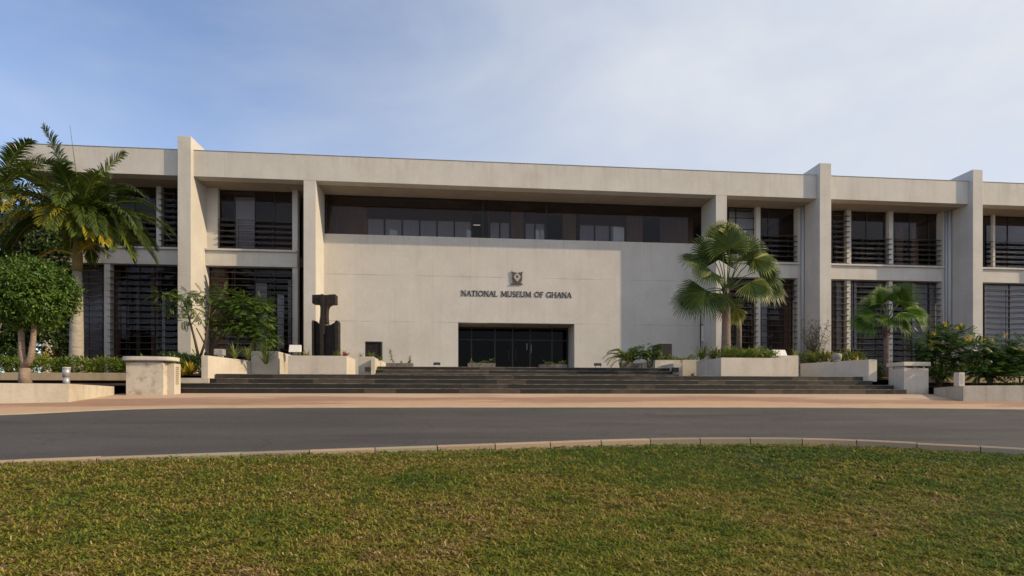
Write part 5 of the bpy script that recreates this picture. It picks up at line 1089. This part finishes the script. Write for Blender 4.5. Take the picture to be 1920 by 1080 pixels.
yy = 23.4; S_ = F / D(X(1365, yy), yy)    # px per metre there
c = P(1362, 545, yy); base = P(1361, 668, yy); base.z = 1.78
def lv(px, py, dy, rpx, spread, ax, nr, col): return ((px - 1362) / S_ / 0.9, (545 - py) / S_, dy, rpx / S_, spread, ax, nr, col)
LV_ = [lv(1340, 478, 0.2, 52, 250, (-0.5, 0, 1), (0.2, -1, 0.2), 0.35), lv(1362, 468, -0.3, 56, 240, (-0.05, -0.1, 1), (0.1, -1, 0.1), 0.30), lv(1372, 462, -0.15, 50, 120, (0.1, 0, 1), (0.5, -1, 0), 0.85), lv(1392, 474, 0.0, 52, 250, (0.6, 0, 0.9), (-0.1, -1, 0.3), 0.38), lv(1400, 490, -0.5, 48, 200, (0.8, -0.4, -0.2), (0, -0.9, 0.7), 0.62),
       lv(1318, 490, 0.1, 48, 200, (-1, 0, 0.25), (0.1, -0.7, 0.8), 0.32), lv(1330, 512, -0.3, 40, 200, (-0.8, -0.3, -0.5), (-0.2, -0.9, 0.6), 0.5), lv(1322, 546, -0.2, 60, 200, (-0.75, -0.2, -0.75), (-0.3, -0.9, 0.35), 0.33), lv(1305, 560, 0.1, 45, 180, (-0.9, 0.1, -0.45), (0, -0.8, 0.6), 0.42),
       lv(1420, 506, 0.1, 52, 210, (1, 0, 0.35), (0, -0.8, 0.6), 0.36), lv(1428, 528, -0.1, 50, 220, (0.9, -0.1, -0.4), (0.2, -0.9, 0.5), 0.30), lv(1392, 533, -0.6, 50, 180, (0.6, -0.5, -0.75), (0.2, -0.9, 0.4), 0.55), 
       lv(1375, 560, 0.5, 42, 180, (0.2, 0.4, -1), (0, -1, 0.2), 0.6), lv(1350, 555, -0.4, 34, 170, (-0.3, -0.3, -1), (0, -1, 0.2), 0.45), lv(1378, 495, -0.6, 42, 200, (0.2, -0.8, 0.5), (0, -0.6, 0.9), 0.4), lv(1358, 482, 0.5, 56, 240, (0, 0.3, 1), (0, -1, 0.2), 0.25), lv(1350, 452, -0.1, 44, 110, (-0.3, 0, 1), (-0.7, -0.8, 0.1), 0.75), lv(1385, 575, 0.3, 34, 120, (0.4, 0.2, -1), (0.2, -1, 0.1), 0.8)]
fan_palm(base, c, LV_, 'tall fan palm with a grey trunk growing from the white planter right of the entrance', 0.19, 'leaf_fan', 0.02)
# thin bare trunk behind it
o = MB().tube([P(1385, 664, 24.8), P(1386, 620, 24.8), P(1384, 580, 24.8)], [0.13, 0.11, 0.1], 10).build('palm_trunk', M['fanbark'], None, smooth=True); tag(o, 'second slimmer grey trunk just right of the tall fan palm trunk', 'tree trunk')
yy = 24.3; S_ = F / D(X(1663, yy), yy); c = P(1661, 605, yy); base = P(1663, 700, yy); base.z = 1.0
def lv(px, py, dy, rpx, spread, ax, nr, col): return ((px - 1661) / S_ / 0.95, (605 - py) / S_, dy, rpx / S_, spread, ax, nr, col)
LV2 = [lv(1656, 570, 0, 40, 150, (-0.4, 0, 1), (0, -1, 0.3), 0.3), lv(1668, 568, -0.2, 38, 150, (0.1, 0, 1), (0.1, -1, 0.2), 0.35), lv(1685, 570, 0, 40, 160, (0.8, 0, 0.7), (0, -0.9, 0.6), 0.4), lv(1690, 582, -0.3, 42, 160, (1, -0.1, 0.1), (0, -0.7, 0.8), 0.55), lv(1690, 596, 0.1, 38, 160, (0.9, 0, -0.5), (0, -0.8, 0.6), 0.4), lv(1638, 590, -0.1, 38, 160, (-1, 0, 0.05), (0, -0.8, 0.7), 0.25), lv(1636, 598, 0.2, 36, 150, (-0.85, 0, -0.5), (0, -0.8, 0.6), 0.35), lv(1648, 580, 0.3, 38, 160, (-0.7, 0.2, 0.6), (0, -1, 0.5), 0.2), lv(1672, 590, -0.5, 36, 170, (0.4, -0.8, -0.3), (0, -0.6, 0.9), 0.5), lv(1650, 600, -0.5, 30, 160, (-0.4, -0.7, -0.6), (0, -0.7, 0.7), 0.4), lv(1660, 575, 0.4, 38, 110, (0, 0.5, 1), (0, -1, 0.5), 0.25), lv(1645, 572, -0.3, 40, 130, (-0.5, -0.3, 0.9), (0.2, -1, 0.3), 0.3), lv(1676, 566, -0.4, 42, 130, (0.5, -0.3, 0.9), (0, -1, 0.3), 0.4), lv(1700, 588, -0.1, 44, 140, (1, 0, -0.15), (0, -0.8, 0.8), 0.5), lv(1630, 600, -0.1, 40, 130, (-0.9, 0, -0.4), (0, -0.8, 0.8), 0.3)]
fan_palm(base, c, LV2, 'smaller fan palm with a thin trunk between the slanting wall and the square pier', 0.13, 'leaf_fan2', 0.02, split=0.32)

# --- cycad right of the entrance
b = P(1182, 684, 26.65); b.z = Z(1180, 683, 26.4); T = veg('cycad', b, 'spreading cycad with arching feathery fronds against the wall right of the entrance', 'cycad')
gm, gs = MB(), MB()
for k in range(26):
    a_ = rv(0, 6.283); d = Vector((math.cos(a_), math.sin(a_) * 0.8 - 0.1, rv(0.35, 1.3))); frond(gm, gs, b + Vector((rv(-0.25, 0.25), rv(-0.1, 0.1), rv(0.0, 0.35))), d, rv(0.9, 1.45), nl=20, ll=0.24, droop=1.6, wd=0.04, r_=rv(0.3, 0.6), hang=0.3)
gm.build('fronds', M['leaf_compound'], T); gs.build('frond_stems', M['leaf_strap'], T)
b = P(1215, 668, 26.6); b.z = 1.6; T = veg('leafy_shrub', b, 'dense low green shrub between the cycad and the black cube', 'shrub')
tk = MB(); 
for k in range(5): branch(tk, wig(b, b + Vector((rv(-0.5, 0.5), rv(-0.3, 0.2), rv(0.4, 0.8))), 3, 0.03), 0.02, 0.008, 5)
tk.build('stems', M['twig'], T)
cr2 = MB(); compound_crown(cr2, [(P(1210, 658, 26.6), (0.55, 0.35, 0.3), 60), (P(1226, 660, 26.5), (0.35, 0.3, 0.22), 30)], L_=0.25, r_=0.35); cr2.build('crown', M['leaf_compound'], T)

# --- bare twiggy shrub
b = P(1522, 672, 25.4); b.z = 1.5; T = veg('bare_shrub', b, 'thin twiggy shrub with few yellow leaves in front of the right fin', 'shrub')
tk = MB(); lf = MB()
for k in range(34):
    tip = P(rv(1500, 1562), rv(600, 645), 25.4 + rv(-0.5, 0.5)); pts = wig(b, tip, 6, 0.10); branch(tk, pts, 0.018, 0.004, 4)
    for j in range(3, 7):
        q = pts[min(j, 6)]
        for _ in range(2):
            e_ = q + rdir() * 0.22; tk.tube([q, e_], [0.005, 0.002], 3, cap=False)
            for _ in range(7): leaf(lf, q.lerp(e_, rv(0.3, 1.1)), rdir(), rdir(), 0.055, 0.025, rv(0, 1))
tk.build('stems', M['twig'], T); lf.build('leaves', M['leaf_sparse'], T)

# --- yellow flowering bushes
def flower_bush(px, py, yy, spots, label, nf, stems):
    b = P(px, py, yy); b.z = 0.6; T = veg('flowering_bush', b, label, 'bush', 'yellow flowering bushes at right')
    tk = MB()
    for (x_, y_) in stems: branch(tk, wig(b, P(x_, y_, yy + rv(-0.3, 0.3)), 4, 0.06), 0.045, 0.015, 6)
    tk.build('stems', M['twig'], T)
    cr3 = MB(); sp = [(P(x_, y_, yy + dy), (rx, 0.5, rz), n) for (x_, y_, dy, rx, rz, n) in spots]; compound_crown(cr3, sp, L_=0.36, r_=0.33, ll=0.10, wd=0.05, n=7); cr3.build('foliage', M['leaf_compound'] if False else M['leaf_bush'], T)
    for (x_, y_) in nf:
        fl = MB()
        c = P(x_, y_, yy - 0.35)
        for _ in range(14): leaf(fl, c + Vector((rv(-0.05, 0.05), rv(-0.05, 0.05), rv(-0.02, 0.14))), rdir() + Vector((0, -0.3, 0.5)), rdir(), 0.06, 0.05, rv(0, 1))
        fl.build('flower', M['flower'], T)
M['leaf_bush'] = LF('leaf_bush', [(0.022, 0.055, 0.010), (0.055, 0.115, 0.014), (0.12, 0.20, 0.02), (0.32, 0.36, 0.04)])
flower_bush(1760, 718, 21.9, [(1745, 660, 0, 0.5, 0.5, 60), (1762, 690, 0, 0.45, 0.4, 50), (1775, 640, 0, 0.5, 0.45, 70), (1730, 640, 0, 0.35, 0.35, 30), (1795, 665, 0, 0.45, 0.5, 60), (1765, 625, 0.1, 0.3, 0.2, 24), (1800, 630, 0, 0.3, 0.3, 28)], 'dark leafy bush with yellow flowers directly right of the square pier',
            [(1746, 645), (1752, 628), (1771, 611), (1774, 613), (1770, 648), (1778, 652), (1785, 655), (1748, 652), (1795, 620), (1803, 612)], [(1745, 660), (1775, 650), (1790, 670), (1765, 635)])
flower_bush(1858, 724, 20.6, [(1835, 660, 0, 0.5, 0.45, 60), (1860, 690, 0, 0.55, 0.45, 80), (1875, 655, 0, 0.45, 0.4, 55), (1838, 690, 0, 0.4, 0.35, 40), (1890, 675, 0, 0.4, 0.4, 45), (1825, 645, 0, 0.35, 0.25, 24), (1886, 640, 0, 0.2, 0.2, 12)], 'dark leafy bush with yellow flowers behind the right low wall',
            [(1812, 638), (1818, 640), (1821, 637), (1845, 642), (1859, 642), (1885, 632), (1868, 668), (1872, 665), (1894, 675), (1840, 640)], [(1830, 665), (1860, 670), (1880, 660), (1850, 690)])
flower_bush(1915, 722, 20.4, [(1912, 680, 0, 0.45, 0.45, 60), (1935, 665, 0, 0.5, 0.5, 60), (1900, 705, -0.3, 0.3, 0.3, 26), (1925, 650, 0, 0.3, 0.3, 20)], 'lighter green leafy bush cut by the right edge of the photo', [(1918, 660)], [(1912, 680), (1935, 665)])
print('objects', len(bpy.data.objects))
